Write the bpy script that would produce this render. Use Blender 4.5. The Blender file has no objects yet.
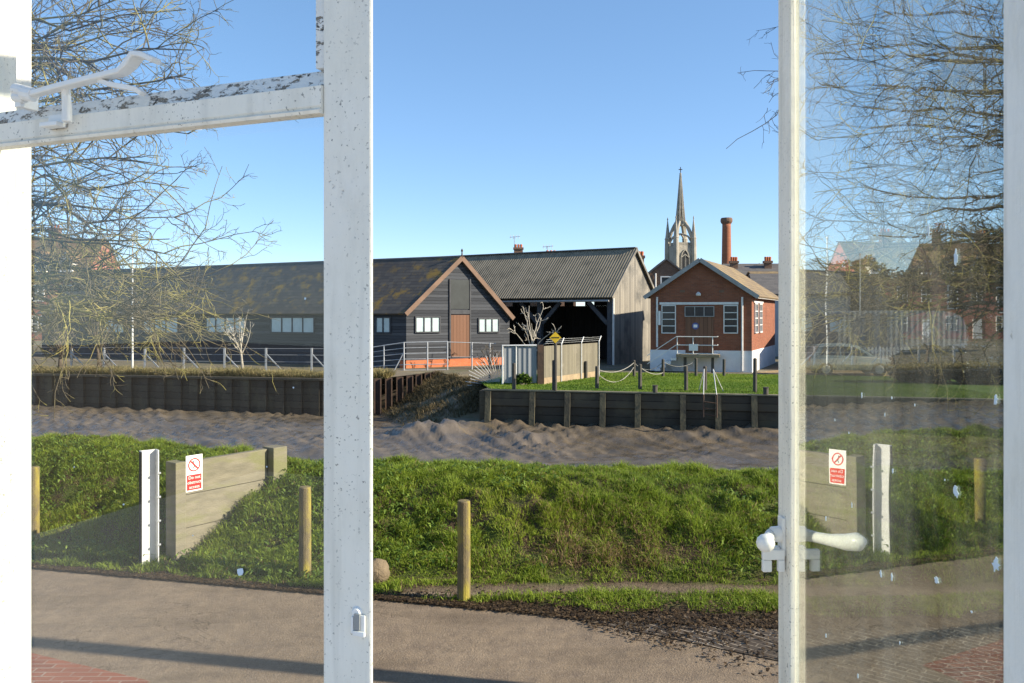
import bpy, bmesh, math, random
import numpy as np
from mathutils import Vector, Matrix
from mathutils.geometry import tessellate_polygon

S = bpy.context.scene
COL = S.collection
R = math.radians

# ------------------------------------------------------------------ camera, sky, sun, exposure
HC = 2.86            # eye height above the road
F = 800.0            # focal length in pixels of the 1024 px wide frame
HOR = 314.0          # image row of the horizon
cam = bpy.data.cameras.new('camera')
cam.sensor_width = 36.0
cam.lens = F / 1024 * 36
cam.shift_y = -(341.5 - HOR) / 1024
cam.clip_start = 0.05
cam.clip_end = 6000
cam_o = bpy.data.objects.new('camera', cam)
COL.objects.link(cam_o)
cam_o.location = (0, 0, HC)
cam_o.rotation_euler = (R(90), 0, 0)
S.camera = cam_o

EL = R(26)
SUN = Vector((0.98 * math.cos(EL), -0.2 * math.cos(EL), math.sin(EL))).normalized()
W = bpy.data.worlds.new('World')
S.world = W
W.use_nodes = True
wn = W.node_tree
sky = wn.nodes.new('ShaderNodeTexSky')
sky.sky_type = 'NISHITA'
sky.sun_disc = False
sky.sun_elevation = EL
sky.sun_rotation = math.atan2(SUN.x, SUN.y)
sky.air_density = 0.65
sky.dust_density = 0.1
sky.ozone_density = 3.5
wn.nodes['Background'].inputs['Strength'].default_value = 0.15
gm = wn.nodes.new('ShaderNodeGamma'); gm.inputs[1].default_value = 0.65
hs = wn.nodes.new('ShaderNodeHueSaturation'); hs.inputs['Saturation'].default_value = 1.22; hs.inputs['Value'].default_value = 1.25
wn.links.new(sky.outputs[0], gm.inputs[0])
wn.links.new(gm.outputs[0], hs.inputs['Color'])
wn.links.new(hs.outputs[0], wn.nodes['Background'].inputs[0])

sl = bpy.data.lights.new('sun', 'SUN')
sl.energy = 4.9
sl.angle = R(0.5)
sl.color = (1.0, 0.88, 0.70)
so = bpy.data.objects.new('sun', sl)
so.rotation_euler = SUN.to_track_quat('Z', 'Y').to_euler()
so.location = (20, -5, 20)
COL.objects.link(so)

S.view_settings.view_transform = 'Standard'
S.view_settings.look = 'None'
S.view_settings.gamma = 1
S.view_settings.use_curve_mapping = False
S.view_settings.exposure = 1.1
S.render.engine = 'CYCLES'
S.cycles.max_bounces = 6
S.cycles.diffuse_bounces = 3
S.cycles.glossy_bounces = 3
S.cycles.transparent_max_bounces = 12
S.cycles.use_denoising = True

# ------------------------------------------------------------------ helpers: pixels to points
def P(px, py, Y):
    return Vector(((px - 512) / F * Y, Y, HC + (HOR - py) / F * Y))
def G(px, py, z=0.0):
    return P(px, py, (HC - z) * F / (py - HOR))

class Face:
    """A vertical plane through a plan point along a plan direction."""
    def __init__(s, ox, oy, dx, dy, z0=0.0):
        l = math.hypot(dx, dy)
        s.o = Vector((ox, oy, z0)); s.d = Vector((dx / l, dy / l, 0))
        s.n = Vector((s.d.y, -s.d.x, 0))          # towards the viewer for directions going right
    def u(s, px):
        r = (px - 512) / F
        return (r * s.o.y - s.o.x) / (s.d.x - r * s.d.y)
    def z(s, py, u):
        return HC + (HOR - py) / F * (s.o.y + s.d.y * u)
    def pt(s, u, z, n=0.0):
        p = s.o + s.d * u + s.n * n
        return Vector((p.x, p.y, z))
    def px(s, px, py, n=0.0):
        u = s.u(px)
        return s.pt(u, s.z(py, u), n)

# ------------------------------------------------------------------ helpers: noise
def vnoise(x, y, seed=0):
    x = np.asarray(x, float); y = np.asarray(y, float)
    xi = np.floor(x).astype(np.int64); yi = np.floor(y).astype(np.int64)
    fx = x - xi; fy = y - yi
    fx = fx * fx * (3 - 2 * fx); fy = fy * fy * (3 - 2 * fy)
    def h(a, b):
        n = (a * 374761393 + b * 668265263 + seed * 974711) & 0xffffffff
        n = ((n ^ (n >> 13)) * 1274126177) & 0xffffffff
        n = n ^ (n >> 16)
        return (n & 0xffff) / 65535.0
    a = h(xi, yi) * (1 - fx) + h(xi + 1, yi) * fx
    b = h(xi, yi + 1) * (1 - fx) + h(xi + 1, yi + 1) * fx
    return a * (1 - fy) + b * fy - 0.5
def fbm(x, y, seed=0, oct=4):
    t = 0; a = 1.0
    for k in range(oct):
        t = t + a * vnoise(x * 2 ** k + 17.3 * k, y * 2 ** k - 9.1 * k, seed + k); a *= 0.5
    return t
def sstep(a, b, x):
    t = np.clip((x - a) / (b - a), 0, 1)
    return t * t * (3 - 2 * t)

# ------------------------------------------------------------------ helpers: materials
class NT:
    def __init__(s, name):
        s.m = bpy.data.materials.new(name); s.m.use_nodes = True
        s.t = s.m.node_tree; s.b = s.t.nodes['Principled BSDF']
        s.out = s.t.nodes['Material Output']
    def n(s, typ, **kw):
        x = s.t.nodes.new('ShaderNode' + typ)
        for k, v in kw.items(): setattr(x, k, v)
        return x
    def set(s, sock, v):
        if hasattr(v, 'links'): s.t.links.new(v, sock)
        elif isinstance(v, (tuple, list)) and len(v) == 3 and sock.type == 'RGBA': sock.default_value = (*v, 1)
        else: sock.default_value = v
    def coord(s, kind='Object', scale=(1, 1, 1)):
        c = s.n('TexCoord'); m = s.n('Mapping'); m.inputs['Scale'].default_value = scale
        s.t.links.new(c.outputs[kind], m.inputs[0]); return m.outputs[0]
    def noise(s, vec, scale, detail=4, rough=0.55, dist=0.0):
        x = s.n('TexNoise'); s.set(x.inputs['Vector'], vec)
        x.inputs['Scale'].default_value = scale; x.inputs['Detail'].default_value = detail
        x.inputs['Roughness'].default_value = rough; x.inputs['Distortion'].default_value = dist
        return x.outputs[0]
    def ramp(s, fac, a, b):
        x = s.n('MapRange'); x.clamp = True
        s.set(x.inputs[0], fac); x.inputs[1].default_value = a; x.inputs[2].default_value = b
        return x.outputs[0]
    def mix(s, fac, a, b):
        x = s.n('Mix', data_type='RGBA'); s.set(x.inputs[0], fac); s.set(x.inputs[6], a); s.set(x.inputs[7], b)
        return x.outputs[2]
    def math(s, op, a, b=None):
        x = s.n('Math', operation=op); s.set(x.inputs[0], a)
        if b is not None: s.set(x.inputs[1], b)
        return x.outputs[0]
    def bump(s, h, dist, strength=1.0):
        x = s.n('Bump'); s.set(x.inputs['Height'], h); x.inputs['Distance'].default_value = dist
        x.inputs['Strength'].default_value = strength
        s.t.links.new(x.outputs[0], s.b.inputs['Normal'])
    def attr(s, name):
        x = s.n('Attribute', attribute_name=name); return x
    def fin(s, color, rough=0.85, spec=0.3, metal=0.0):
        s.set(s.b.inputs['Base Color'], color); s.set(s.b.inputs['Roughness'], rough)
        s.b.inputs['Specular IOR Level'].default_value = spec; s.b.inputs['Metallic'].default_value = metal
        return s.m

def plain(name, c1, c2=None, scale=3.0, rough=0.8, bump=0.0, bscale=None, lo=0.35, hi=0.65, spec=0.3, metal=0.0, c3=None, s3=1.0, t3=(0.55, 0.65), stretch=(1, 1, 1)):
    k = NT(name); v = k.coord('Object', stretch)
    c2 = c2 or tuple(0.75 * x for x in c1)
    n = k.noise(v, scale)
    c = k.mix(k.ramp(n, lo, hi), c1, c2)
    if c3: c = k.mix(k.ramp(k.noise(v, s3, 5), *t3), c, c3)
    if bump: k.bump(k.noise(v, bscale or scale * 4, 5), bump)
    return k.fin(c, rough, spec, metal)

def pattern(name, kind, c1, c2, pitch=0.16, rough=0.8, depth=0.012, mortar=(0.3, 0.28, 0.25), c3=None, s3=0.7, t3=(0.5, 0.62), big=None, spec=0.25):
    """Boards, tiles, corrugation or brick laid out in metres on each face's own UV."""
    k = NT(name); uv = k.coord('UV')
    sp = k.n('SeparateXYZ'); k.t.links.new(uv, sp.inputs[0]); u, v = sp.outputs[0], sp.outputs[1]
    nz = k.noise(k.coord('Object'), 2.2, 5)
    if kind == 'brick':
        b = k.n('TexBrick'); k.t.links.new(uv, b.inputs['Vector'])
        b.inputs['Scale'].default_value = 1.0; b.inputs['Brick Width'].default_value = 0.225 * pitch / 0.16
        b.inputs['Row Height'].default_value = 0.075 * pitch / 0.16; b.inputs['Mortar Size'].default_value = 0.007 * pitch / 0.16
        b.inputs['Mortar Smooth'].default_value = 0.2; b.inputs['Bias'].default_value = -0.1
        for i, c in zip(('Color1', 'Color2', 'Mortar'), (c1, c2, mortar)): b.inputs[i].default_value = (*c, 1)
        c = k.mix(k.ramp(nz, 0.35, 0.75), b.outputs[0], tuple(0.8 * x for x in c1))
        k.bump(b.outputs[1], -depth)
    else:
        ax = v if kind in ('boards_h', 'tiles') else u
        t = k.math('DIVIDE', ax, pitch)
        row = k.math('FLOOR', t); fr = k.math('FRACT', t)
        cb = k.n('CombineXYZ')
        if kind == 'tiles':
            off = k.math('MULTIPLY', row, 0.37)
            un = k.math('FLOOR', k.math('ADD', k.math('DIVIDE', u, pitch * 1.2), off))
            k.t.links.new(un, cb.inputs[0])
        k.t.links.new(row, cb.inputs[1])
        wn_ = k.n('TexWhiteNoise', noise_dimensions='2D'); k.t.links.new(cb.outputs[0], wn_.inputs[0])
        gv = k.coord('UV', (0.6, 9, 1) if kind in ('boards_h', 'tiles') else (9, 0.6, 1))
        grain = k.noise(gv, 3.0, 5)
        f = k.math('ADD', k.math('MULTIPLY', wn_.outputs[0], 0.55), k.math('MULTIPLY', grain, 0.5))
        c = k.mix(k.ramp(f, 0.2, 0.85), c1, c2)
        if kind == 'corrugated':
            h = k.math('SINE', k.math('MULTIPLY', t, 6.2832)); k.bump(h, depth)
        else:
            gap = k.math('LESS_THAN', fr, 0.07)
            c = k.mix(k.math('MULTIPLY', gap, 0.8), c, tuple(0.25 * x for x in c1))
            k.bump(k.math('SUBTRACT', k.math('MULTIPLY', fr, 1.0), gap), depth)
    if c3: c = k.mix(k.ramp(k.noise(k.coord('Object'), s3, 6, 0.65), *t3), c, c3)
    if big: c = k.mix(k.ramp(k.noise(k.coord('Object'), 0.35, 4), 0.45, 0.7), c, big)
    return k.fin(c, rough, spec)

M = {}
def paint_white(name, speck=0.645, base=(0.87, 0.83, 0.745)):
    k = NT(name); v = k.coord('Object')
    n1 = k.noise(v, 9, 5); c = k.mix(k.ramp(n1, 0.3, 0.75), base, tuple(x * f for x, f in zip(base, (0.93, 0.92, 0.88))))
    streak = k.noise(k.coord('Object', (40, 40, 2.5)), 1.0, 3)
    c = k.mix(k.math('MULTIPLY', k.ramp(streak, 0.52, 0.8), 0.5), c, (0.42, 0.40, 0.35))
    gr = k.ramp(k.noise(k.coord('Object', (1, 1, .35)), 16, 6, .7), 0.5, 0.8); c = k.mix(k.math('MULTIPLY', gr, .45), c, (0.50, 0.47, 0.40))
    dots = k.noise(v, 210, 2, 0.5)
    zone = k.ramp(k.noise(v, 5, 3), 0.36, 0.6)
    c = k.mix(k.math('MULTIPLY', k.math('MULTIPLY', k.ramp(dots, speck, speck + 0.05), zone), 0.85), c, (0.16, 0.15, 0.13))
    flake = k.ramp(k.noise(v, 34, 4, 0.6), 0.70, 0.73)
    c = k.mix(k.math('MULTIPLY', flake, 0.45), c, (0.30, 0.27, 0.23))
    k.bump(k.math('ADD', k.math('SUBTRACT', k.noise(v, 60, 4), k.math('MULTIPLY', flake, 0.6)), k.math('MULTIPLY', k.noise(k.coord('Object', (120, 120, 4)), 1.0, 3), 0.7)), 0.0014)
    return k.fin(c, 0.45, 0.4)
M['paint'] = paint_white('window_paint')
M['paint_clean'] = paint_white('reveal_paint', 0.8, (0.82, 0.81, 0.77))
def peeling():
    k = NT('peeling_paint'); v = k.coord('Object')
    fl = k.ramp(k.noise(k.coord('Object', (1, 1, 2.2)), 44, 6, 0.75), 0.55, 0.60)
    c = k.mix(fl, (0.76, 0.75, 0.71), (0.26, 0.22, 0.17))
    c = k.mix(k.ramp(k.noise(v, 90, 3), 0.62, 0.68), c, (0.08, 0.075, 0.065))
    k.bump(k.math('SUBTRACT', k.noise(v, 80, 4), fl), 0.002)
    return k.fin(c, 0.7)
M['peel'] = peeling()
M['handle'] = plain('white_enamel', (0.84, 0.83, 0.80), (0.80, 0.78, 0.74), 30, 0.3, 0.0006, 60, spec=0.5, c3=(0.45, 0.42, 0.36), s3=55, t3=(0.68, 0.76))

def glass(name, p, dust, tint):
    k = NT(name); t = k.t
    lw = k.n('LayerWeight'); lw.inputs[0].default_value = 0.5
    fac = k.math('ADD', k.math('MULTIPLY', k.math('POWER', lw.outputs['Facing'], p), 0.95), 0.018)
    tr = k.n('BsdfTransparent'); tr.inputs[0].default_value = (*tint, 1)
    gl = k.n('BsdfGlossy'); gl.inputs['Roughness'].default_value = 0.0; gl.inputs[0].default_value = (0.93, 0.95, 0.93, 1)
    wb_ = k.n('Bump'); k.set(wb_.inputs['Height'], k.noise(k.coord('Object', (1, 1, .6)), 7, 2)); wb_.inputs['Distance'].default_value = 0.00014; k.t.links.new(wb_.outputs[0], gl.inputs['Normal'])
    mx = k.n('MixShader'); k.set(mx.inputs[0], fac); t.links.new(tr.outputs[0], mx.inputs[1]); t.links.new(gl.outputs[0], mx.inputs[2])
    v = k.coord('Object', (5, 5, 1.2))
    d = k.math('MULTIPLY', k.ramp(k.noise(v, 1.6, 6, 0.65), 0.3, 0.8), dust)
    sp = k.ramp(k.noise(k.coord('Object'), 120, 2), 0.75, 0.8)
    d = k.math('ADD', d, k.math('MULTIPLY', sp, dust * 1.5))
    df = k.n('BsdfDiffuse'); df.inputs[0].default_value = (0.72, 0.74, 0.72, 1)
    tl = k.n('BsdfTranslucent'); tl.inputs[0].default_value = (0.72, 0.74, 0.72, 1)
    ad = k.n('MixShader'); ad.inputs[0].default_value = 0.5; t.links.new(df.outputs[0], ad.inputs[1]); t.links.new(tl.outputs[0], ad.inputs[2])
    m2 = k.n('MixShader'); k.set(m2.inputs[0], d); t.links.new(mx.outputs[0], m2.inputs[1]); t.links.new(ad.outputs[0], m2.inputs[2])
    t.links.new(m2.outputs[0], k.out.inputs[0])
    return k.m
M['glass_fixed'] = glass('fixed_glass', 3.6, 0.005, (0.985, 0.99, 0.985))
M['glass_leaf'] = glass('casement_glass', 1.75, 0.075, (0.80, 0.83, 0.81))

def asphalt():
    k = NT('road_surface'); v = k.coord('Object')
    c = k.mix(k.ramp(k.noise(v, 0.7, 5), 0.3, 0.7), (0.185, 0.142, 0.098), (0.245, 0.192, 0.135))
    c = k.mix(k.ramp(k.noise(v, 5, 6, 0.7), 0.42, 0.7), c, (0.15, 0.117, 0.088))
    st = k.n('TexVoronoi'); k.t.links.new(v, st.inputs['Vector']); st.inputs['Scale'].default_value = 70
    c = k.mix(k.math('MULTIPLY', k.ramp(st.outputs['Color'], 0.55, 0.9), 0.18), c, (0.42, 0.35, 0.27))
    c = k.mix(k.math('MULTIPLY', k.ramp(k.noise(v, 55, 3), 0.58, 0.7), 0.35), c, (0.09, 0.072, 0.055))
    wv = k.noise(v, 1.1, 6, 0.6, 0.6)
    c = k.mix(k.math('MULTIPLY', k.ramp(k.noise(k.coord('Object', (.5, 1.6, 1)), 1.3, 6, .65), 0.5, 0.68), .55), c, (0.11, 0.085, 0.06))
    crack = k.ramp(k.math('ABSOLUTE', k.math('SUBTRACT', wv, 0.5)), 0.006, 0.0)
    c = k.mix(k.math('MULTIPLY', crack, k.ramp(k.noise(v, 0.5, 2), 0.5, 0.6)), c, (0.075, 0.058, 0.042))
    k.bump(k.math('ADD', k.noise(v, 60, 4, 0.7), k.math('MULTIPLY', k.noise(v, 6, 4), 1.4)), 0.012)
    return k.fin(c, 0.92, 0.2)
M['road'] = asphalt()
M['brick_pave'] = pattern('brick_paving', 'brick', (0.25, 0.095, 0.058), (0.155, 0.066, 0.046), 0.16, depth=0.006, mortar=(0.30, 0.26, 0.21), c3=(0.10, 0.085, 0.07), s3=3, t3=(0.55, 0.75))

def bank_mat():
    k = NT('bank_soil'); v = k.coord('Object')
    c = k.mix(k.ramp(k.noise(v, 4, 6), 0.35, 0.65), (0.060, 0.042, 0.026), (0.11, 0.080, 0.048))
    c = k.mix(k.ramp(k.noise(v, 2.0, 5), 0.45, 0.6), c, (0.070, 0.095, 0.022))
    a = k.attr('dirt')
    c = k.mix(a.outputs['Fac'], c, k.mix(k.ramp(k.noise(v, 9, 6), 0.35, 0.65), (0.19, 0.150, 0.105), (0.12, 0.093, 0.064)))
    b_ = k.attr('dark')
    c = k.mix(b_.outputs['Fac'], c, k.mix(k.ramp(k.noise(v, 22, 6, 0.7), 0.4, 0.62), (0.030, 0.022, 0.016), (0.085, 0.062, 0.045)))
    k.bump(k.noise(v, 26, 6, 0.7), 0.05)
    return k.fin(c, 0.95, 0.15)
M['bank'] = bank_mat()
def mud_mat():
    k = NT('wet_mud'); v = k.coord('Object')
    c = k.mix(k.ramp(k.noise(v, 0.8, 6), 0.35, 0.65), (0.140, 0.112, 0.078), (0.080, 0.068, 0.053))
    a = k.attr('earth')
    c = k.mix(a.outputs['Fac'], c, k.mix(k.ramp(k.noise(v, 1.6, 6), 0.4, 0.6), (0.16, 0.115, 0.07), (0.10, 0.085, 0.04)))
    k.bump(k.noise(v, 5, 6, 0.6), 0.035)
    w = k.ramp(k.noise(v, 1.2, 4), 0.35, 0.62)
    r = k.math('ADD', k.math('MULTIPLY', w, 0.34), 0.12)
    r = k.math('MAXIMUM', r, a.outputs['Fac'])
    return k.fin(c, r, 0.8)
M['mud'] = mud_mat()
M['far_ground'] = plain('yard_ground', (0.17, 0.14, 0.10), (0.10, 0.10, 0.055), 0.5, 0.95, 0.04, 4, c3=(0.24, 0.19, 0.12), s3=0.25)
M['lawn'] = plain('lawn_turf', (0.12, 0.20, 0.028), (0.08, 0.14, 0.02), 1.2, 0.95, 0.05, 30, c3=(0.13, 0.15, 0.03), s3=0.6)
M['cobble'] = pattern('stone_setts', 'brick', (0.075, 0.060, 0.047), (0.050, 0.041, 0.033), 0.16, depth=0.02, mortar=(0.42, 0.36, 0.28), c3=(0.045, 0.035, 0.026), s3=1.6, t3=(0.5, 0.62), rough=0.9)
def leafmat(name, rough=0.6):
    k = NT(name); a = k.attr('tint')
    k.fin(a.outputs['Color'], rough, 0.25)
    k.b.inputs['Transmission Weight'].default_value = 0.0
    try:
        tl = k.n('BsdfTranslucent'); k.t.links.new(a.outputs['Color'], tl.inputs[0])
        mx = k.n('MixShader'); mx.inputs[0].default_value = 0.42
        k.t.links.new(k.b.outputs[0], mx.inputs[1]); k.t.links.new(tl.outputs[0], mx.inputs[2])
        k.t.links.new(mx.outputs[0], k.out.inputs[0])
    except Exception: pass
    return k.m
M['blade'] = leafmat('grass_blades')
def bark(name, base, lich, t=(0.52, 0.62)):
    k = NT(name); v = k.coord('Object')
    c = k.mix(k.ramp(k.noise(v, 7, 4), 0.35, 0.65), base, tuple(0.6 * x for x in base))
    c = k.mix(k.ramp(k.noise(v, 1.6, 5), *t), c, lich)
    k.bump(k.noise(v, 25, 4), 0.01)
    return k.fin(c, 0.9, 0.15)
M['bark_l'] = bark('lichen_bark', (0.135, 0.115, 0.08), (0.29, 0.26, 0.085), (0.47, 0.62))
M['bark_r'] = bark('grey_bark', (0.075, 0.062, 0.050), (0.17, 0.155, 0.07), (0.55, 0.68))
M['bark_far'] = bark('far_bark', (0.14, 0.115, 0.09), (0.18, 0.16, 0.10))
M['bark_pale'] = bark('pale_bark', (0.42, 0.39, 0.33), (0.33, 0.31, 0.25))
M['timber'] = plain('weathered_timber', (0.215, 0.195, 0.14), (0.15, 0.138, 0.10), 3, 0.85, 0.006, 30, c3=(0.17, 0.17, 0.085), s3=1.8, t3=(0.5, 0.66), stretch=(1, 1, 4))
M['timber_dark'] = plain('grey_timber', (0.17, 0.15, 0.105), (0.12, 0.108, 0.08), 3, 0.85, 0.006, 30, stretch=(5, 5, 1))
M['bollard'] = plain('mossy_bollard', (0.165, 0.13, 0.068), (0.11, 0.092, 0.052), 6, 0.85, 0.006, 40, c3=(0.31, 0.26, 0.04), s3=3, t3=(0.47, 0.66), stretch=(3, 3, 1))
M['steel_white'] = plain('galvanised_white', (0.62, 0.63, 0.62), (0.52, 0.53, 0.52), 8, 0.5, spec=0.4, c3=(0.35, 0.34, 0.3), s3=6, t3=(0.62, 0.75))
M['steel'] = plain('galvanised_steel', (0.40, 0.42, 0.44), (0.32, 0.34, 0.36), 6, 0.5, spec=0.5, metal=0.2)
M['black_rubber'] = plain('black_rubber', (0.02, 0.02, 0.02), None, 5, 0.6)
M['sign_white'] = plain('sign_white', (0.80, 0.79, 0.76), (0.74, 0.73, 0.69), 20, 0.4)
M['sign_red'] = plain('sign_red', (0.62, 0.035, 0.03), (0.55, 0.03, 0.03), 20, 0.4)
M['sign_teal'] = plain('sign_figure', (0.10, 0.16, 0.15), (0.06, 0.10, 0.10), 20, 0.4)
M['sign_yellow'] = plain('sign_yellow', (0.72, 0.50, 0.03), (0.62, 0.42, 0.03), 8, 0.45)
M['sign_black'] = plain('sign_black', (0.03, 0.03, 0.03), None, 8, 0.5)
M['stone'] = plain('sandy_stone', (0.20, 0.155, 0.10), (0.13, 0.10, 0.065), 8, 0.9, 0.02, 30)
M['stone_wall'] = plain('buff_stone', (0.34, 0.26, 0.16), (0.25, 0.19, 0.12), 3, 0.9, 0.02, 12)
M['splat'] = plain('dried_paint_spots', (0.62, 0.72, 0.80), (0.52, 0.62, 0.72), 60, 0.6)
# far buildings
M['barn_board'] = pattern('black_weatherboard', 'boards_h', (0.038, 0.042, 0.050), (0.085, 0.092, 0.105), 0.17, depth=0.03, c3=(0.11, 0.115, 0.12), s3=1.3, t3=(0.58, 0.8))
M['barn_roof'] = pattern('slate_roof', 'tiles', (0.085, 0.075, 0.068), (0.14, 0.118, 0.095), 0.24, depth=0.02, c3=(0.30, 0.185, 0.05), s3=1.3, t3=(0.52, 0.66), big=(0.075, 0.068, 0.064))
M['barge'] = plain('bargeboard', (0.20, 0.125, 0.085), (0.15, 0.095, 0.065), 2, 0.7)
M['door_brown'] = pattern('brown_boarded_door', 'boards_v', (0.20, 0.105, 0.065), (0.15, 0.080, 0.05), 0.2, depth=0.01)
M['hatch'] = plain('dark_boarding', (0.055, 0.062, 0.062), (0.045, 0.05, 0.05), 2, 0.8)
M['brick_orange'] = pattern('orange_brick', 'brick', (0.56, 0.17, 0.065), (0.46, 0.13, 0.055), 0.16, mortar=(0.38, 0.27, 0.19))
M['brick_red'] = pattern('red_brick', 'brick', (0.29, 0.108, 0.060), (0.19, 0.072, 0.044), 0.16, mortar=(0.26, 0.17, 0.12), c3=(0.15, 0.06, 0.04), s3=0.8, t3=(0.56, 0.8))
M['brick_brown'] = pattern('brown_brick', 'brick', (0.22, 0.13, 0.085), (0.16, 0.10, 0.07), 0.16, mortar=(0.24, 0.2, 0.16))
M['brick_stack'] = pattern('stack_brick', 'brick', (0.36, 0.135, 0.07), (0.28, 0.10, 0.055), 0.16, mortar=(0.30, 0.2, 0.14))
M['brick_far'] = pattern('terrace_brick', 'brick', (0.42, 0.16, 0.11), (0.34, 0.13, 0.09), 0.2, mortar=(0.28, 0.2, 0.16))
M['whitewash'] = plain('whitewashed_brick', (0.74, 0.74, 0.73), (0.64, 0.65, 0.65), 2, 0.8, 0.01, 12, c3=(0.38, 0.36, 0.32), s3=1.4, t3=(0.6, 0.8))
M['trim'] = plain('white_trim', (0.72, 0.71, 0.68), (0.62, 0.61, 0.58), 5, 0.6)
M['trim_grey'] = plain('grey_trim', (0.34, 0.34, 0.33), (0.27, 0.27, 0.26), 5, 0.6)
M['pane_dark'] = plain('dark_pane', (0.030, 0.036, 0.042), (0.018, 0.022, 0.026), 1.5, 0.12, spec=0.35)
M['pane_pale'] = plain('pale_pane', (0.46, 0.56, 0.56), (0.38, 0.48, 0.48), 3, 0.25, spec=0.6)
M['shed_roof'] = pattern('corrugated_roof', 'corrugated', (0.19, 0.165, 0.118), (0.25, 0.215, 0.155), 0.17, depth=0.02, c3=(0.11, 0.10, 0.075), s3=1.2, t3=(0.5, 0.72))
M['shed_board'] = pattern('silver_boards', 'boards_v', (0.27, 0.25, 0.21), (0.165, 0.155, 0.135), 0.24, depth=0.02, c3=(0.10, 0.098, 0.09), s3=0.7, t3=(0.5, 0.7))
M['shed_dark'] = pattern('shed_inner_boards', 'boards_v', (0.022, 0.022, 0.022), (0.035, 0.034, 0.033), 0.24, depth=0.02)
M['beam'] = plain('dark_beam', (0.075, 0.078, 0.085), (0.05, 0.052, 0.058), 3, 0.8, 0.01, 15)
M['tile_roof'] = pattern('brown_tiles', 'tiles', (0.21, 0.155, 0.09), (0.155, 0.118, 0.075), 0.28, depth=0.02, c3=(0.24, 0.18, 0.09), s3=1.2)
M['slate'] = pattern('grey_slates', 'tiles', (0.105, 0.10, 0.10), (0.15, 0.14, 0.13), 0.28, depth=0.02)
M['moss_roof'] = pattern('mossy_tiles', 'tiles', (0.20, 0.125, 0.065), (0.145, 0.105, 0.055), 0.3, depth=0.02, c3=(0.13, 0.115, 0.045), s3=0.5)
M['church'] = plain('church_stone', (0.36, 0.33, 0.27), (0.25, 0.235, 0.195), 0.5, 0.9, 0.1, 2)
M['church_dark'] = plain('belfry_louvre', (0.05, 0.05, 0.05), None, 1, 0.9)
M['fence_board'] = pattern('grey_close_boards', 'boards_v', (0.20, 0.18, 0.13), (0.14, 0.127, 0.095), 0.15, depth=0.02, c3=(0.20, 0.18, 0.135), s3=1.2)
M['gate_sheet'] = pattern('grey_sheet', 'corrugated', (0.25, 0.27, 0.29), (0.21, 0.23, 0.25), 0.2, depth=0.01)
M['quay'] = pattern('dark_quay_timber', 'boards_h', (0.085, 0.075, 0.055), (0.045, 0.041, 0.034), 0.3, depth=0.03, c3=(0.095, 0.085, 0.058), s3=0.8)
M['quay_cap'] = plain('quay_capping', (0.19, 0.175, 0.11), (0.13, 0.12, 0.08), 2, 0.85)
M['buttress'] = plain('slimy_timber', (0.14, 0.125, 0.075), (0.07, 0.064, 0.045), 1.5, 0.85, 0.02, 8)
M['rust'] = plain('rusty_steel', (0.10, 0.062, 0.042), (0.055, 0.040, 0.032), 3, 0.85, 0.01, 12)
M['rope'] = plain('grey_chain', (0.30, 0.29, 0.26), None, 8, 0.7)
M['post_dark'] = plain('dark_post', (0.085, 0.078, 0.065), (0.06, 0.055, 0.048), 5, 0.8)
M['render_grey'] = plain('pale_render', (0.42, 0.44, 0.46), (0.36, 0.38, 0.40), 1, 0.8)
M['shell'] = pattern('blue_grey_cladding', 'corrugated', (0.20, 0.235, 0.28), (0.17, 0.20, 0.24), 0.25, depth=0.02)
M['car_a'] = plain('sage_car_paint', (0.40, 0.45, 0.43), None, 1, 0.25, spec=0.6)
M['car_b'] = plain('blue_grey_car_paint', (0.26, 0.31, 0.38), None, 1, 0.25, spec=0.6)
M['tyre'] = plain('tyre_rubber', (0.02, 0.02, 0.02), None, 5, 0.85)
M['lamp_white'] = plain('lamp_cover', (0.7, 0.7, 0.68), None, 5, 0.3)
M['blue_sign'] = plain('blue_notice', (0.10, 0.13, 0.32), None, 5, 0.5)

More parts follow.
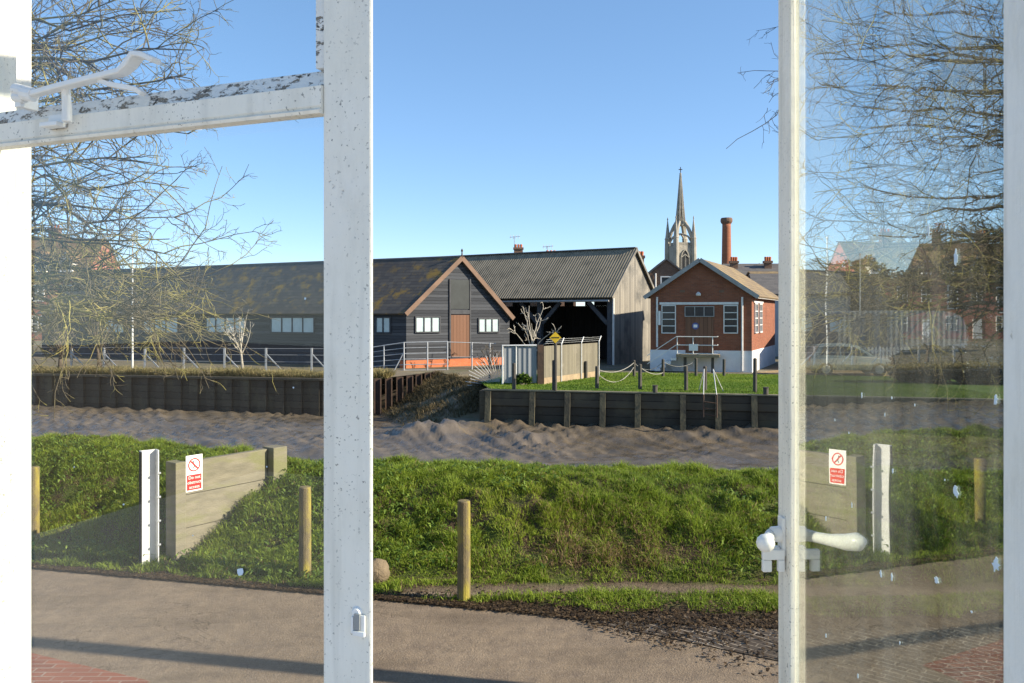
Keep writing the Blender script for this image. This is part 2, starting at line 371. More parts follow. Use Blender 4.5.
# ------------------------------------------------------------------ helpers: meshes
def tag(o, label=None, cat=None, group=None, kind=None):
    if label: o['label'] = label
    if cat: o['category'] = cat
    if group: o['group'] = group
    if kind: o['kind'] = kind
    return o
def thing(name, loc, label, cat, group=None):
    o = bpy.data.objects.new(name, None); COL.objects.link(o)
    o.location = loc; o.empty_display_size = 0.2
    WPOS[o.name] = Vector(loc)
    return tag(o, label, cat, group)
WPOS = {}
V3 = Vector
class MB:
    def __init__(s): s.v = []; s.f = []
    def add(s, vs, fs):
        k = len(s.v); s.v += [tuple(v) for v in vs]; s.f += [tuple(i + k for i in f) for f in fs]; return s
    def obox(s, o, a, b, c):
        """Box from a corner along three edge vectors."""
        o, a, b, c = V3(o), V3(a), V3(b), V3(c)
        vs = [o, o + a, o + a + b, o + b, o + c, o + a + c, o + a + b + c, o + b + c]
        fs = [(0, 3, 2, 1), (4, 5, 6, 7), (0, 1, 5, 4), (1, 2, 6, 5), (2, 3, 7, 6), (3, 0, 4, 7)]
        if a.cross(b).dot(c) < 0: fs = [f[::-1] for f in fs]
        return s.add(vs, fs)
    def box(s, c, size, ax=(1, 0, 0)):
        a = V3((ax[0], ax[1], 0)).normalized(); b = V3((-a.y, a.x, 0)); c = V3(c)
        return s.obox(c - a * size[0] / 2 - b * size[1] / 2 - V3((0, 0, size[2] / 2)), a * size[0], b * size[1], V3((0, 0, size[2])))
    def fbox(s, fc, u0, u1, z0, z1, n0, n1):
        return s.obox(fc.pt(u0, z0, n0), fc.d * (u1 - u0), fc.n * (n1 - n0), V3((0, 0, z1 - z0)))
    def bar(s, p, q, w, h=None, up=(0, 0, 1)):
        p, q = V3(p), V3(q); h = h or w; d = (q - p)
        up = V3(up)
        if abs(d.normalized().dot(up)) > 0.98: up = V3((0, 1, 0))
        a = d.cross(up).normalized() * w; b = a.cross(d).normalized() * h
        return s.obox(p - a / 2 - b / 2, a, b, d)
    def prism(s, pts, ext):
        pts = [V3(p) for p in pts]; ext = V3(ext); n = len(pts)
        nor = V3((0, 0, 0))
        for i in range(n): nor += pts[i].cross(pts[(i + 1) % n])
        fl = nor.dot(ext) > 0
        vs = pts + [p + ext for p in pts]
        fs = [tuple(range(n))[::-1], tuple(range(n, 2 * n))] + [(i, (i + 1) % n, n + (i + 1) % n, n + i) for i in range(n)]
        if not fl: fs = [f[::-1] for f in fs]
        return s.add(vs, fs)
    def tube(s, pts, r, k=6, cap=True):
        pts = [V3(p) for p in pts]; n = len(pts)
        rs = r if isinstance(r, (list, tuple)) else [r] * n
        vs = []; fs = []
        d0 = (pts[1] - pts[0]).normalized()
        a = d0.cross(V3((0, 0, 1)) if abs(d0.z) < 0.9 else V3((1, 0, 0))).normalized()
        for i in range(n):
            d = (pts[min(i + 1, n - 1)] - pts[max(i - 1, 0)])
            if d.length < 1e-9: d = d0
            d.normalize(); a = (a - d * a.dot(d)); a.normalize(); b = d.cross(a)
            for j in range(k):
                t = 2 * math.pi * j / k
                vs.append(pts[i] + (a * math.cos(t) + b * math.sin(t)) * rs[i])
        for i in range(n - 1):
            for j in range(k):
                fs.append((i * k + j, i * k + (j + 1) % k, (i + 1) * k + (j + 1) % k, (i + 1) * k + j))
        if cap: fs += [tuple(range(k))[::-1], tuple(range((n - 1) * k, n * k))]
        return s.add(vs, fs)
    def cyl(s, base, r, h, k=12, r2=None):
        b = V3(base); return s.tube([b, b + V3((0, 0, h))], [r, r if r2 is None else r2], k)
    def lathe(s, base, prof, k=12):
        b = V3(base); vs = []; fs = []
        for r, z in prof:
            for j in range(k):
                t = 2 * math.pi * j / k; vs.append(b + V3((r * math.cos(t), r * math.sin(t), z)))
        for i in range(len(prof) - 1):
            for j in range(k): fs.append((i * k + j, i * k + (j + 1) % k, (i + 1) * k + (j + 1) % k, (i + 1) * k + j))
        fs += [tuple(range(k))[::-1], tuple(range((len(prof) - 1) * k, len(prof) * k))]
        return s.add(vs, fs)
    def build(s, name, mat, parent=None, smooth=False, bevel=0.0, loc=None):
        base = V3((0, 0, 0))
        if parent is not None: base = wpos(parent)
        elif loc is not None: base = V3(loc)
        me = bpy.data.meshes.new(name)
        me.from_pydata([(v[0] - base.x, v[1] - base.y, v[2] - base.z) for v in s.v], [], s.f)
        me.materials.append(mat)
        uvs(me)
        if smooth: me.polygons.foreach_set('use_smooth', [True] * len(me.polygons))
        o = bpy.data.objects.new(name, me); COL.objects.link(o)
        if parent is not None: o.parent = parent; WPOS[o.name] = base
        else: o.location = base; WPOS[o.name] = base
        if bevel:
            m = o.modifiers.new('bevel', 'BEVEL'); m.width = bevel; m.segments = 2; m.limit_method = 'ANGLE'; m.angle_limit = R(40)
        return o
def wpos(o): return WPOS.get(o.name, V3(o.location))
def uvs(me):
    n = len(me.loops)
    if n == 0: return
    me.update()
    co = np.empty(len(me.vertices) * 3, np.float32); me.vertices.foreach_get('co', co); co = co.reshape(-1, 3)
    vi = np.empty(n, np.int32); me.loops.foreach_get('vertex_index', vi)
    tot = np.empty(len(me.polygons), np.int32); me.polygons.foreach_get('loop_total', tot)
    nr = np.empty(len(me.polygons) * 3, np.float32); me.polygons.foreach_get('normal', nr); nr = nr.reshape(-1, 3)
    t = np.stack([-nr[:, 1], nr[:, 0], np.zeros(len(nr))], 1); l = np.linalg.norm(t, axis=1)
    flat = l < 0.15; t[flat] = (1, 0, 0); l[flat] = 1; t /= l[:, None]
    b = np.cross(nr, t)
    t = np.repeat(t, tot, 0); b = np.repeat(b, tot, 0); p = co[vi]
    uv = np.stack([(p * t).sum(1), (p * b).sum(1)], 1).astype(np.float32)
    me.uv_layers.new(name='UVMap').data.foreach_set('uv', uv.ravel())
def copy_tree(o, loc=None, label=None, parent=None):
    c = o.copy(); COL.objects.link(c)
    if parent is not None: c.parent = parent
    if loc is not None: c.location = loc
    if label: c['label'] = label
    for ch in list(o.children): copy_tree(ch, None, None, c)
    return c
def sheet(name, pts, z, mat, kind='structure'):
    tri = tessellate_polygon([[V3((x, y, 0)) for x, y in pts]])
    mb = MB(); fs = []
    for t in tri:
        a, b, c = (V3((*pts[i], 0)) for i in t)
        fs.append(t if (b - a).cross(c - a).z > 0 else t[::-1])
    mb.add([(x, y, z) for x, y in pts], fs)
    return tag(mb.build(name, mat), kind=kind)
def grid_mesh(name, xs, ys, zf, mat, attrs=None, kind='structure'):
    X, Y = np.meshgrid(xs, ys); Z = zf(X, Y)
    nx, ny = len(xs), len(ys)
    co = np.stack([X, Y, Z], -1).reshape(-1, 3)
    i = np.arange(nx * ny).reshape(ny, nx)
    q = np.stack([i[:-1, :-1], i[:-1, 1:], i[1:, 1:], i[1:, :-1]], -1).reshape(-1, 4)
    me = np_mesh(name, co, q.ravel(), np.full(len(q), 4), True)
    me.materials.append(mat)
    for k, fn in (attrs or {}).items():
        a = me.attributes.new(k, 'FLOAT', 'POINT'); a.data.foreach_set('value', np.asarray(fn(X, Y), np.float32).ravel())
    o = bpy.data.objects.new(name, me); COL.objects.link(o)
    return tag(o, kind=kind)
def np_mesh(name, co, idx, totals, smooth=False):
    me = bpy.data.meshes.new(name)
    co = np.asarray(co, np.float32); idx = np.asarray(idx, np.int32); totals = np.asarray(totals, np.int32)
    me.vertices.add(len(co)); me.vertices.foreach_set('co', co.ravel())
    me.loops.add(len(idx)); me.loops.foreach_set('vertex_index', idx)
    me.polygons.add(len(totals)); st = np.concatenate([[0], np.cumsum(totals)[:-1]]).astype(np.int32)
    me.polygons.foreach_set('loop_start', st)
    if smooth: me.polygons.foreach_set('use_smooth', np.ones(len(totals), bool))
    me.update(calc_edges=True); me.validate()
    return me
def blades(name, base, h, w, lean, tint, mat, parent=None, seed=1, flat=0.0):
    """Grass blades or leaves: a bent tapering strip each, tint per blade."""
    rng = np.random.default_rng(seed); n = len(base)
    a = rng.uniform(0, 2 * np.pi, n); b = rng.uniform(0, 2 * np.pi, n)
    side = np.stack([np.cos(a), np.sin(a), np.zeros(n)], 1) * (w / 2)[:, None]
    ld = np.stack([np.cos(b), np.sin(b), np.zeros(n)], 1) * (lean * h)[:, None]
    up = np.stack([np.zeros(n), np.zeros(n), h], 1)
    m = base + ld * 0.35 + up * 0.6
    tip = base + ld + up * (1 - 0.35 * np.minimum(lean, 1.5))[:, None]
    co = np.stack([base - side * (1 - flat), base + side * (1 - flat), m + side * (0.8 + flat), m - side * (0.8 + flat), tip], 1).reshape(-1, 3)
    k = np.arange(n)[:, None] * 5
    idx = np.concatenate([k + 0, k + 1, k + 2, k + 3, k + 3, k + 2, k + 4], 1).ravel()
    tot = np.tile([4, 3], n)
    bp = V3((0, 0, 0)) if parent is None else wpos(parent)
    me = np_mesh(name, co - np.array(bp), idx, tot)
    c = np.repeat(np.concatenate([tint, np.ones((n, 1))], 1), 5, 0).astype(np.float32)
    at = me.attributes.new('tint', 'FLOAT_COLOR', 'POINT'); at.data.foreach_set('color', c.ravel())
    me.materials.append(mat)
    o = bpy.data.objects.new(name, me); COL.objects.link(o)
    if parent is not None: o.parent = parent
    return o
def text_mesh(txt, size):
    cu = bpy.data.curves.new('lettering', 'FONT'); cu.body = txt; cu.size = size; cu.align_x = 'CENTER'; cu.align_y = 'CENTER'; cu.extrude = 0.001
    o = bpy.data.objects.new('lettering', cu); COL.objects.link(o)
    dg = bpy.context.evaluated_depsgraph_get(); me = bpy.data.meshes.new_from_object(o.evaluated_get(dg))
    bpy.data.objects.remove(o); return me
def put_text(txt, size, centre, right, up, mat, parent, name='lettering'):
    me = text_mesh(txt, size); me.materials.clear(); me.materials.append(mat)
    r = V3(right).normalized(); u = V3(up).normalized(); n = r.cross(u)
    mt = Matrix((r, u, n)).transposed()
    base = V3(centre) - wpos(parent)
    for v in me.vertices: v.co = mt @ v.co + base
    o = bpy.data.objects.new(name, me); COL.objects.link(o); o.parent = parent
    return o
ORD = ['first', 'second', 'third', 'fourth', 'fifth', 'sixth', 'seventh', 'eighth', 'ninth', 'tenth', 'eleventh', 'twelfth']

# ================================================================== SETTING: ground
def Yr(X): return np.interp(X, [-30, -12, -5.35, -1.92, 0.0, 0.81, 2.2, 4, 8, 30], [15, 10.8, 9.05, 8.22, 7.72, 7.50, 7.32, 7.35, 7.4, 7])
def Yf(X): return np.interp(X, [-30, -8, -3.8, -1, 3, 8, 30], [16, 10.6, 9.3, 8.5, 8.42, 8.2, 7])
def Yc(X): return np.interp(X, [-30, -12, -5.3, -1.5, 3.4, 10, 30], [20, 13.2, 11.9, 10.6, 10.25, 9.9, 9.0])
def Xw(Y): return -3.78 + 0.75 * (Y - 9.25)
def bank_z(X, Y):
    nz = fbm(X * 0.9, Y * 0.9, 3, 5); fine = fbm(X * 5, Y * 5, 11, 3)
    yr, yf, yc = Yr(X) + 0.10 * fbm(X * 1.3, Y * 0.2, 5, 4), Yf(X), Yc(X)
    s = np.clip((Y - yf) / (yc - yf), 0, 1)
    prof = np.sin(s * np.pi / 2) ** 0.92
    hgt = 0.72 * (1 - sstep(-4.5, -7, X) * -0.12)
    left = sstep(0.0, 0.2, Xw(Y) - X)                       # left of the timber wall: the gap
    rise = sstep(0.0, 0.8, Xw(Y) - X)
    prof = prof * (1 - 0.45 * left * (1 - sstep(0.1, 1.6, Xw(Y) - X)))
    z = 0.045 * sstep(0, 0.5, Y - yr) + hgt * prof
    z = z + (0.24 * nz + 0.10 * fine + 0.10 * np.minimum(fbm(X * 2.6, Y * 2.6, 23, 2), 0.05)) * sstep(0.02, 0.3, s) * (1 - 0.6 * sstep(0.65, 0.95, s)) + 0.018 * fine
    pth = np.exp(-((Y - 8.2 - 0.05 * np.sin(X * 1.3)) / 0.13) ** 2) * sstep(-1.5, -0.8, X)
    z = z - 0.035 * pth
    back = np.maximum(Y - yc - 0.5, 0)
    z = z - 0.42 * back
    z = np.maximum(z, -2.2)
    return np.where(Y < yr, -0.03 + 0.2 * np.minimum(Y - yr, 0), z)
def dirt_a(X, Y):
    pth = np.exp(-((Y - 8.2 - 0.05 * np.sin(X * 1.3)) / 0.15) ** 4) * sstep(-1.5, -0.8, X)
    return np.clip(pth, 0, 1)
def dark_a(X, Y):
    e = Y - Yr(X)
    return np.clip((1 - sstep(0.02 + 0.1 * sstep(-2.0, 1.0, X), 0.2 + 0.25 * sstep(-2.0, 1.0, X), e + 0.25 * fbm(X * 2, Y * 2, 8, 3))), 0, 1)
grid_mesh('grass_bank', np.arange(-16, 13, 0.065), np.arange(5.2, 19.5, 0.065), bank_z, M['bank'], {'dirt': dirt_a, 'dark': dark_a})
TH = R(21)
D = V3((math.cos(TH), -math.sin(TH), 0)); N = V3((math.sin(TH), math.cos(TH), 0))
WF0 = V3((-0.176, 1.0, 0))
sheet('road', [(-80, -40), (80, -40), (80, 5.2), (12, 9.5), (-16, 14), (-80, 34)], 0.0, M['road'])
# brick paving along our own building
b0 = G(33, 654); b1 = G(160, 684); bd = (b1 - b0).normalized(); bn = V3((bd.y, -bd.x, 0))
q = [b0 - bd * 0.35, b0 + bd * 1.32, b0 + bd * 1.32 + bn * 0.8, b0 - bd * 0.35 + bn * 0.8]
mbp = MB(); mbp.add([(p.x, p.y, 0.006) for p in q], [(3, 2, 1, 0)]); tag(mbp.build('brick_pavement', M['brick_pave']), kind='structure')
fq = [WF0 + D * -5 - N * .15, WF0 + D * 5.5 - N * .15, WF0 + D * 5.5 - N * 6, WF0 + D * -5 - N * 6]
mbp = MB(); mbp.add([(p.x, p.y, 1.2) for p in fq], [(3, 2, 1, 0)]); tag(mbp.build('bounce_floor', plain('pale_bounce', (0.62, 0.60, 0.56), (0.55, 0.53, 0.5), 1, 0.6)), kind='structure')  # unseen pale floor, added to bounce light up onto the mullion
# stone setts at the corner of the verge
cp = [(0.55, 7.50), (1.3, 7.1), (2.25, 6.55), (3.2, 5.7), (7.0, 3.2), (12, 4.5), (12, 8.0), (8.0, 7.9), (5.0, 7.8), (2.3, 7.6), (1.2, 7.65)]
tri = sheet('stone_setts', cp, 0.008, M['cobble'])
uvl = tri.data.uv_layers[0].data
ca, sa = math.cos(R(40)), math.sin(R(40))
for l in uvl: l.uv = (l.uv[0] * ca - l.uv[1] * sa, l.uv[0] * sa + l.uv[1] * ca)

# creek mud with the far earth slope
A_ = np.array([-3.9, 40.5]); B_ = np.array([-1.2, 33.2])
def seg_d(X, Y):
    d = B_ - A_; L = (d ** 2).sum()
    t = np.clip(((X - A_[0]) * d[0] + (Y - A_[1]) * d[1]) / L, 0, 1)
    return np.hypot(X - A_[0] - t * d[0], Y - A_[1] - t * d[1])
def mud_z(X, Y):
    wx = fbm(X * 0.18, Y * 0.18, 21, 3) * 5
    w2 = fbm(X * 0.7, Y * 0.7, 4, 3)
    rip = 1 - np.abs(np.sin((X * 2.6 + Y * 1.9 + wx * 0.9) * 1.6 + 2.8 * w2))
    rip2 = 1 - np.abs(np.sin((X * 1.3 - Y * 2.6 + wx) * 1.6 + 2.6 * fbm(X * .8, Y * .8, 14, 3)))
    smooth = np.exp(-((Y - 24.6 + 0.06 * X + 0.6 * fbm(X * .2, Y * .2, 9, 2)) / 0.45) ** 2)
    amp = (1 - 0.92 * smooth) * (0.6 + 0.8 * sstep(-0.2, 0.3, fbm(X * .3, Y * .3, 77, 2)))
    z = -1.62 + 0.012 * (Y - 24) + amp * (0.095 * rip + 0.05 * rip2 + 0.03 * fbm(X * 2.6, Y * 2.6, 31, 4)) - 0.08 + 0.22 * fbm(X * 0.22, Y * 0.22, 41, 2) * (1 - smooth)
    lump = 0.52 * np.exp(-(((X + 3.0) / 1.3) ** 4 + ((Y - 28.6) / 0.8) ** 2)) + 0.36 * np.exp(-(((X - 0.2) / 1.2) ** 4 + ((Y - 27.9) / 0.5) ** 2))
    dq = (30.1 - 0.207 * (X + 0.94)) - Y
    z = z + 0.5 * np.exp(-(np.maximum(dq, 0) / 1.3) ** 2) * (X > -2.5) * (0.85 + .35 * fbm(X * .5, Y * .5, 19, 2))
    z = z + lump * (1 + 0.35 * fbm(X * .9, Y * .9, 17, 2))
    sl = -0.06 - 0.42 * seg_d(X, Y) + 0.15 * fbm(X * 0.9, Y * 0.9, 51, 4)
    return np.maximum(z, sl)
def earth_a(X, Y): return sstep(4.6, 2.8, seg_d(X, Y) + 1.2 * fbm(X * .6, Y * .6, 5, 3))
grid_mesh('creek_mud', np.arange(-46, 34, 0.13), np.arange(13.5, 44, 0.13), mud_z, M['mud'], {'earth': earth_a})
sheet('creek_bed', [(-400, 12), (400, 12), (400, 60), (-400, 95)], -2.4, M['mud'])
quayL = V3((-0.94, 30.1, 0)); quayR = V3((24, 24.95, 0))
far_pts = [(-400, 90), (-45, 43.0), (-22.6, 38), (-8.4, 35.2), (-5.9, 35.3), (-3.76, 39.7), (-1.05, 33.2), (-0.94, 30.1), (24, 24.95), (60, 17.5), (400, -50), (3000, -50), (3000, 4000), (-3000, 4000), (-3000, 90)]
sheet('far_ground', far_pts, 0.0, M['far_ground'])
lawn_pts = [(-0.8, 30.25), (23.8, 25.2), (29, 33.5), (16, 36.5), (7.0, 38.6), (3.3, 38.9), (-0.2, 37.0), (-1.3, 33.2)]
sheet('lawn', lawn_pts, 0.012, M['lawn'])
pv = [(12.4, 37.6), (27.5, 34.6), (30, 37), (14.6, 41.5), (11.9, 39.0)]
sheet('path', pv, 0.016, plain('sandy_path', (0.36, 0.25, 0.13), (0.28, 0.20, 0.11), 1, 0.95))

# ------------------------------------------------------------------ grass (stuff)
rng = np.random.default_rng(7)
def lerp_t(a, b, t): return np.array(a)[None] * (1 - t[:, None]) + np.array(b)[None] * t[:, None]
def bank_grass():
    n = 900000
    X = rng.uniform(-10, 6.5, n); Y = rng.uniform(6.9, 14.2, n)
    e = Y - Yr(X); keep = (e > 0.02 + 0.3 * fbm(X * 2, Y * 2, 8, 3) + 0.22 * sstep(-2.0, 1.5, X)) & (Y < Yc(X) + 0.9)
    verge = (Y < Yf(X) + 0.12)
    d = fbm(X * 1.2, Y * 1.2, 61, 4)
    pth = dirt_a(X, Y)
    s = np.clip((Y - Yf(X)) / (Yc(X) - Yf(X)), 0, 1)
    bare = sstep(0.14, 0.42, fbm(X * 1.6 + 3, Y * 2.4, 71, 3) + 0.35 * np.exp(-((s - 0.12) / 0.14) ** 2) * (X > -1.5)) * (s < 0.75)
    keep &= (rng.random(n) < (1 - pth) ** 3) & (rng.random(n) > 0.45 * bare) & (rng.random(n) < 0.92 + d)
    left_end = (X < -2.2) & (X > Xw(Y) - 0.02)                 # leafy end of the bank
    keep &= ~(np.abs(X - Xw(Y)) < 0.08) | (Y > 10.4) | (Y < 9.0)
    X, Y, d, s, verge = X[keep], Y[keep], d[keep], s[keep], verge[keep]
    n = len(X)
    base = np.stack([X, Y, bank_z(X, Y) - 0.01], 1)
    clump = fbm(X * 4, Y * 4, 81, 3)
    h = rng.uniform(0.045, 0.115, n) * np.clip(1 + 1.7 * clump, .25, 2.2) * np.where(verge & (X > -1.8), 0.62, 1.0) * (1 + 0.5 * d); h = np.maximum(h, 0.03)
    w = rng.uniform(0.005, 0.010, n)
    lean = rng.uniform(0.2, 1.3, n)
    t = np.clip(rng.random(n) * 0.6 + 0.5 * (d + 0.4), 0, 1)
    tint = lerp_t((0.075, 0.130, 0.015), (0.29, 0.385, 0.045), t)
    yl = np.clip(sstep(0.0, 0.5, fbm(X * 0.5, Y * 0.8, 91, 3)) * 0.7 + 0.1, 0, 1)
    tint = tint * (1 - yl[:, None] * 0.5) + lerp_t((0.18, 0.23, 0.022), (0.38, 0.41, 0.04), t) * (yl * 0.5)[:, None]
    dry = rng.random(n) < (0.06 + 0.6 * np.exp(-((s - 0.14) / 0.22) ** 2) * sstep(-1.2, 0.8, X) * np.clip(.6 + 2 * fbm(X * 1.5, Y * 1.5, 33, 3), 0, 1) * ~verge)
    tint[dry] = lerp_t((0.17, 0.115, 0.055), (0.36, 0.27, 0.14), rng.random(dry.sum()))
    lean[dry] *= 1.4
    tag(blades('bank_grass', base, h, w, lean, tint, M['blade'], seed=3), kind='stuff')
    # broad leaves and nettles
    n = 46000
    X = rng.uniform(-9.5, 5.5, n); Y = rng.uniform(8.2, 12.8, n)
    s = (Y - Yf(X)) / (Yc(X) - Yf(X))
    dens = sstep(-0.05, 0.35, fbm(X * 1.1 + 9, Y * 1.1, 101, 4)) * 0.5 + 0.75 * sstep(-0.8, -2.2, X) * np.where(X > Xw(Y), 1, .45)
    keep = (s > np.where(X < -1.8, -.22, 0)) & (s < 1.05) & (rng.random(n) < dens)
    keep &= ~(np.abs(X - Xw(Y)) < 0.1) | (Y > 10.4)
    X, Y = X[keep], Y[keep]; n = len(X)
    base = np.stack([X, Y, bank_z(X, Y) + rng.uniform(0.0, 0.11, n)], 1)
    h = rng.uniform(0.03, 0.07, n); w = rng.uniform(0.014, 0.028, n)
    tint = lerp_t((0.065, 0.125, 0.022), (0.22, 0.31, 0.05), rng.random(n))
    tag(blades('bank_weeds', base, h, w, rng.uniform(0.9, 2.2, n), tint, M['blade'], seed=5, flat=0.5), kind='stuff')
    # dead leaves and clods where verge meets road
    n = 16000
    X = rng.uniform(-6, 6, n); e = np.where((X > 0.6) & (rng.random(n) < .65 - .3 * sstep(1.4, 2.4, X)), -1.1 * rng.random(n) ** 1.6 * np.clip((X - .4) / 1.6, 0, 1), 0) + np.abs(rng.normal(0, 0.07 + 0.16 * sstep(-2, 1, X), n)); Y = Yr(X) + e - 0.08
    base = np.stack([X, Y, np.maximum(bank_z(X, Y), 0.008) + 0.004], 1)
    tint = lerp_t((0.045, 0.03, 0.018), (0.16, 0.11, 0.06), rng.random(n) ** 2)
    tag(blades('leaf_litter', base, rng.uniform(0.012, 0.03, n), rng.uniform(0.01, 0.03, n), rng.uniform(1.0, 2.6, n), tint, M['blade'], seed=6, flat=0.5), kind='stuff')
bank_grass()
def in_poly(X, Y, pts):
    c = np.zeros(len(X), bool); j = len(pts) - 1
    for i in range(len(pts)):
        xi, yi = pts[i]; xj, yj = pts[j]
        c ^= ((yi > Y) != (yj > Y)) & (X < (xj - xi) * (Y - yi) / (yj - yi + 1e-12) + xi); j = i
    return c
def lawn_grass():
    n = 130000
    X = rng.uniform(-1.5, 17, n); Y = rng.uniform(26, 39, n); k = in_poly(X, Y, lawn_pts); X, Y = X[k], Y[k]; n = len(X)
    base = np.stack([X, Y, np.full(n, 0.01)], 1)
    t = np.clip(fbm(X * .8, Y * .8, 5, 3) + 0.5 + rng.normal(0, .15, n), 0, 1)
    tag(blades('lawn_grass', base, rng.uniform(0.03, 0.08, n), rng.uniform(0.012, 0.022, n), rng.uniform(.2, 1.2, n), lerp_t((0.095, 0.175, 0.020), (0.20, 0.28, 0.035), t), M['blade'], seed=8), kind='stuff')
    # straw and rough grass along the far left bank and the earth slope
    n = 42000
    X = rng.uniform(-30, -5.5, n); Y = np.interp(X, [-45, -22.6, -8.4, -5], [43, 38, 35.2, 35.4]) + 0.05 + np.abs(rng.normal(0, 0.9, n))
    base = np.stack([X, Y, np.zeros(n)], 1)
    t = rng.random(n)
    tint = lerp_t((0.19, 0.18, 0.065), (0.42, 0.34, 0.17), t)
    h = rng.uniform(0.14, 0.45, n) * (0.7 + 0.9 * (fbm(X, Y, 3, 3) + .3)); h = np.maximum(h, .08)
    tag(blades('rough_grass', base, h, rng.uniform(0.015, 0.035, n), rng.uniform(.3, 1.4, n), tint, M['blade'], seed=9), kind='stuff')
    n = 34000
    t = rng.uniform(-.05, 1.25, n); off = np.abs(rng.normal(0, 1.7, n))
    X = A_[0] + (B_[0] - A_[0]) * t - off * .93; Y = A_[1] + (B_[1] - A_[1]) * t - off * .35
    ok = (off < 3.6) & (Y < np.interp(X, [-8.4, -5.9, -3.76, -1.0], [35.2, 35.3, 39.7, 33.2]) + .1) & (rng.random(n) < .55 + fbm(X * .8, Y * .8, 6, 3)); X, Y = X[ok], Y[ok]; n = len(X)
    base = np.stack([X, Y, mud_z(X, Y) - 0.02], 1)
    tint = lerp_t((0.075, 0.065, 0.03), (0.22, 0.17, 0.09), rng.random(n))
    tag(blades('slope_scrub', base, rng.uniform(.1, .35, n), rng.uniform(.015, .035, n), rng.uniform(.4, 1.6, n), tint, M['blade'], seed=10), kind='stuff')
lawn_grass()

# ================================================================== OUR WINDOW
MX, MY = -0.176, 1.0                                   # right inner edge of the mullion
ZH, ZS = 4.0, 1.98
WF = Face(MX, MY, D.x, D.y)                            # u along the wall to the right, n towards the room
wbase = WF.pt(0, ZS)
win = thing('casement_window', wbase, 'white painted timber window we look out of, its right casement swung open', 'window')
UL = -0.78
# mullion: broad inner flange and a narrow stem behind it
mb = MB(); mb.fbox(WF, -0.071, 0.0, ZS, ZH, -0.006, 0.0)
mul = mb.build('mullion', M['paint'], win, bevel=0.0025)
MB().fbox(WF, -0.056, -0.036, ZS, ZH, -0.052, -0.0063).build('mullion_stem', M['paint'], mul)
# keep plate on the mullion
u0 = WF.u(353); zt = WF.z(602, u0); zb = WF.z(641, u0)
mb = MB(); mb.fbox(WF, u0, u0 + 0.019, zb + 0.012, zt - 0.014, 0.0005, 0.0035)
mb.fbox(WF, u0 + 0.001, u0 + 0.004, zb + 0.012, zt - 0.016, 0.0036, 0.007); mb.fbox(WF, u0 + 0.004, u0 + 0.021, zb + 0.010, zb + 0.016, 0.0036, 0.008)
kp = mb.build('keep_plate', M['handle'], mul, bevel=0.001)
MB().obox(WF.pt(u0 + 0.005, zb + 0.017, 0.004), WF.d * 0.008, WF.n * 0.002, V3((0.000, 0, 0.020))).build('keep_slot', M['trim_grey'], mul)
MB().tube([WF.pt(u0 + 0.006, zt - 0.012, 0.0), WF.pt(u0 + 0.006, zt - 0.012, 0.004)], [0.008, 0.005], 10).build('filler_patch', M['handle'], mul)
# outer frame
mb = MB()
mb.fbox(WF, UL, UL + 0.06, ZS, ZH, -0.075, 0.0)
mb.fbox(WF, 0.752, 0.812, ZS, ZH, -0.075, 0.0)
mb.fbox(WF, UL + 0.0605, 0.7515, ZH - 0.05, ZH + 0.012, -0.074, -0.001)
mb.fbox(WF, UL + 0.0605, 0.7515, ZS - 0.012, ZS + 0.05, -0.074, -0.001)
mb.build('frame', M['paint'], win, bevel=0.003)
MB().fbox(WF, UL - 0.05, 0.86, ZS - 0.075, ZS - 0.0135, -0.17, 0.06).build('sill', M['paint'], win, bevel=0.004)
# transom: face, dark drip moulding and a peeling top rail of the vent above it
uR = -0.0715; zT = WF.z(114, WF.u(323))
mb = MB(); L0 = UL + 0.061
prof = [(0.0, 0.004), (0.0, 0.0065), (0.004, 0.0085), (0.008, 0.002), (0.011, 0.004), (0.036, 0.004), (0.037, -0.002), (0.037, -0.05), (0.018, -0.05), (0.0015, -0.014), (0.0, -0.012)]
mb.prism([WF.pt(L0, zT + z_, n_) for z_, n_ in prof], WF.d * (uR - L0))
tr = mb.build('transom', M['paint'], win)
mb = MB(); prof = [(0.038, -0.002), (0.046, -0.006), (0.060, -0.014), (0.060, -0.045), (0.038, -0.045)]
mb.prism([WF.pt(L0, zT + z_, n_) for z_, n_ in prof], WF.d * (uR - L0))
MBv = mb.build('vent_rail', M['peel'], win)
mb = MB(); mb.fbox(WF, uR - 0.013, uR - 0.0005, zT + 0.061, ZH - 0.051, -0.044, -0.004)
mb.build('vent_stile', M['peel'], win)
mb = MB(); mb.fbox(WF, L0 + 0.001, uR - 0.0135, zT + 0.0605, ZH - 0.051, -0.0275, -0.026)
mb.build('vent_pane', M['glass_fixed'], win)
lp = MB().fbox(WF, L0 + 0.001, -0.0565, ZS + 0.051, zT + 0.004, -0.0275, -0.026).build('lower_pane', M['glass_fixed'], win)
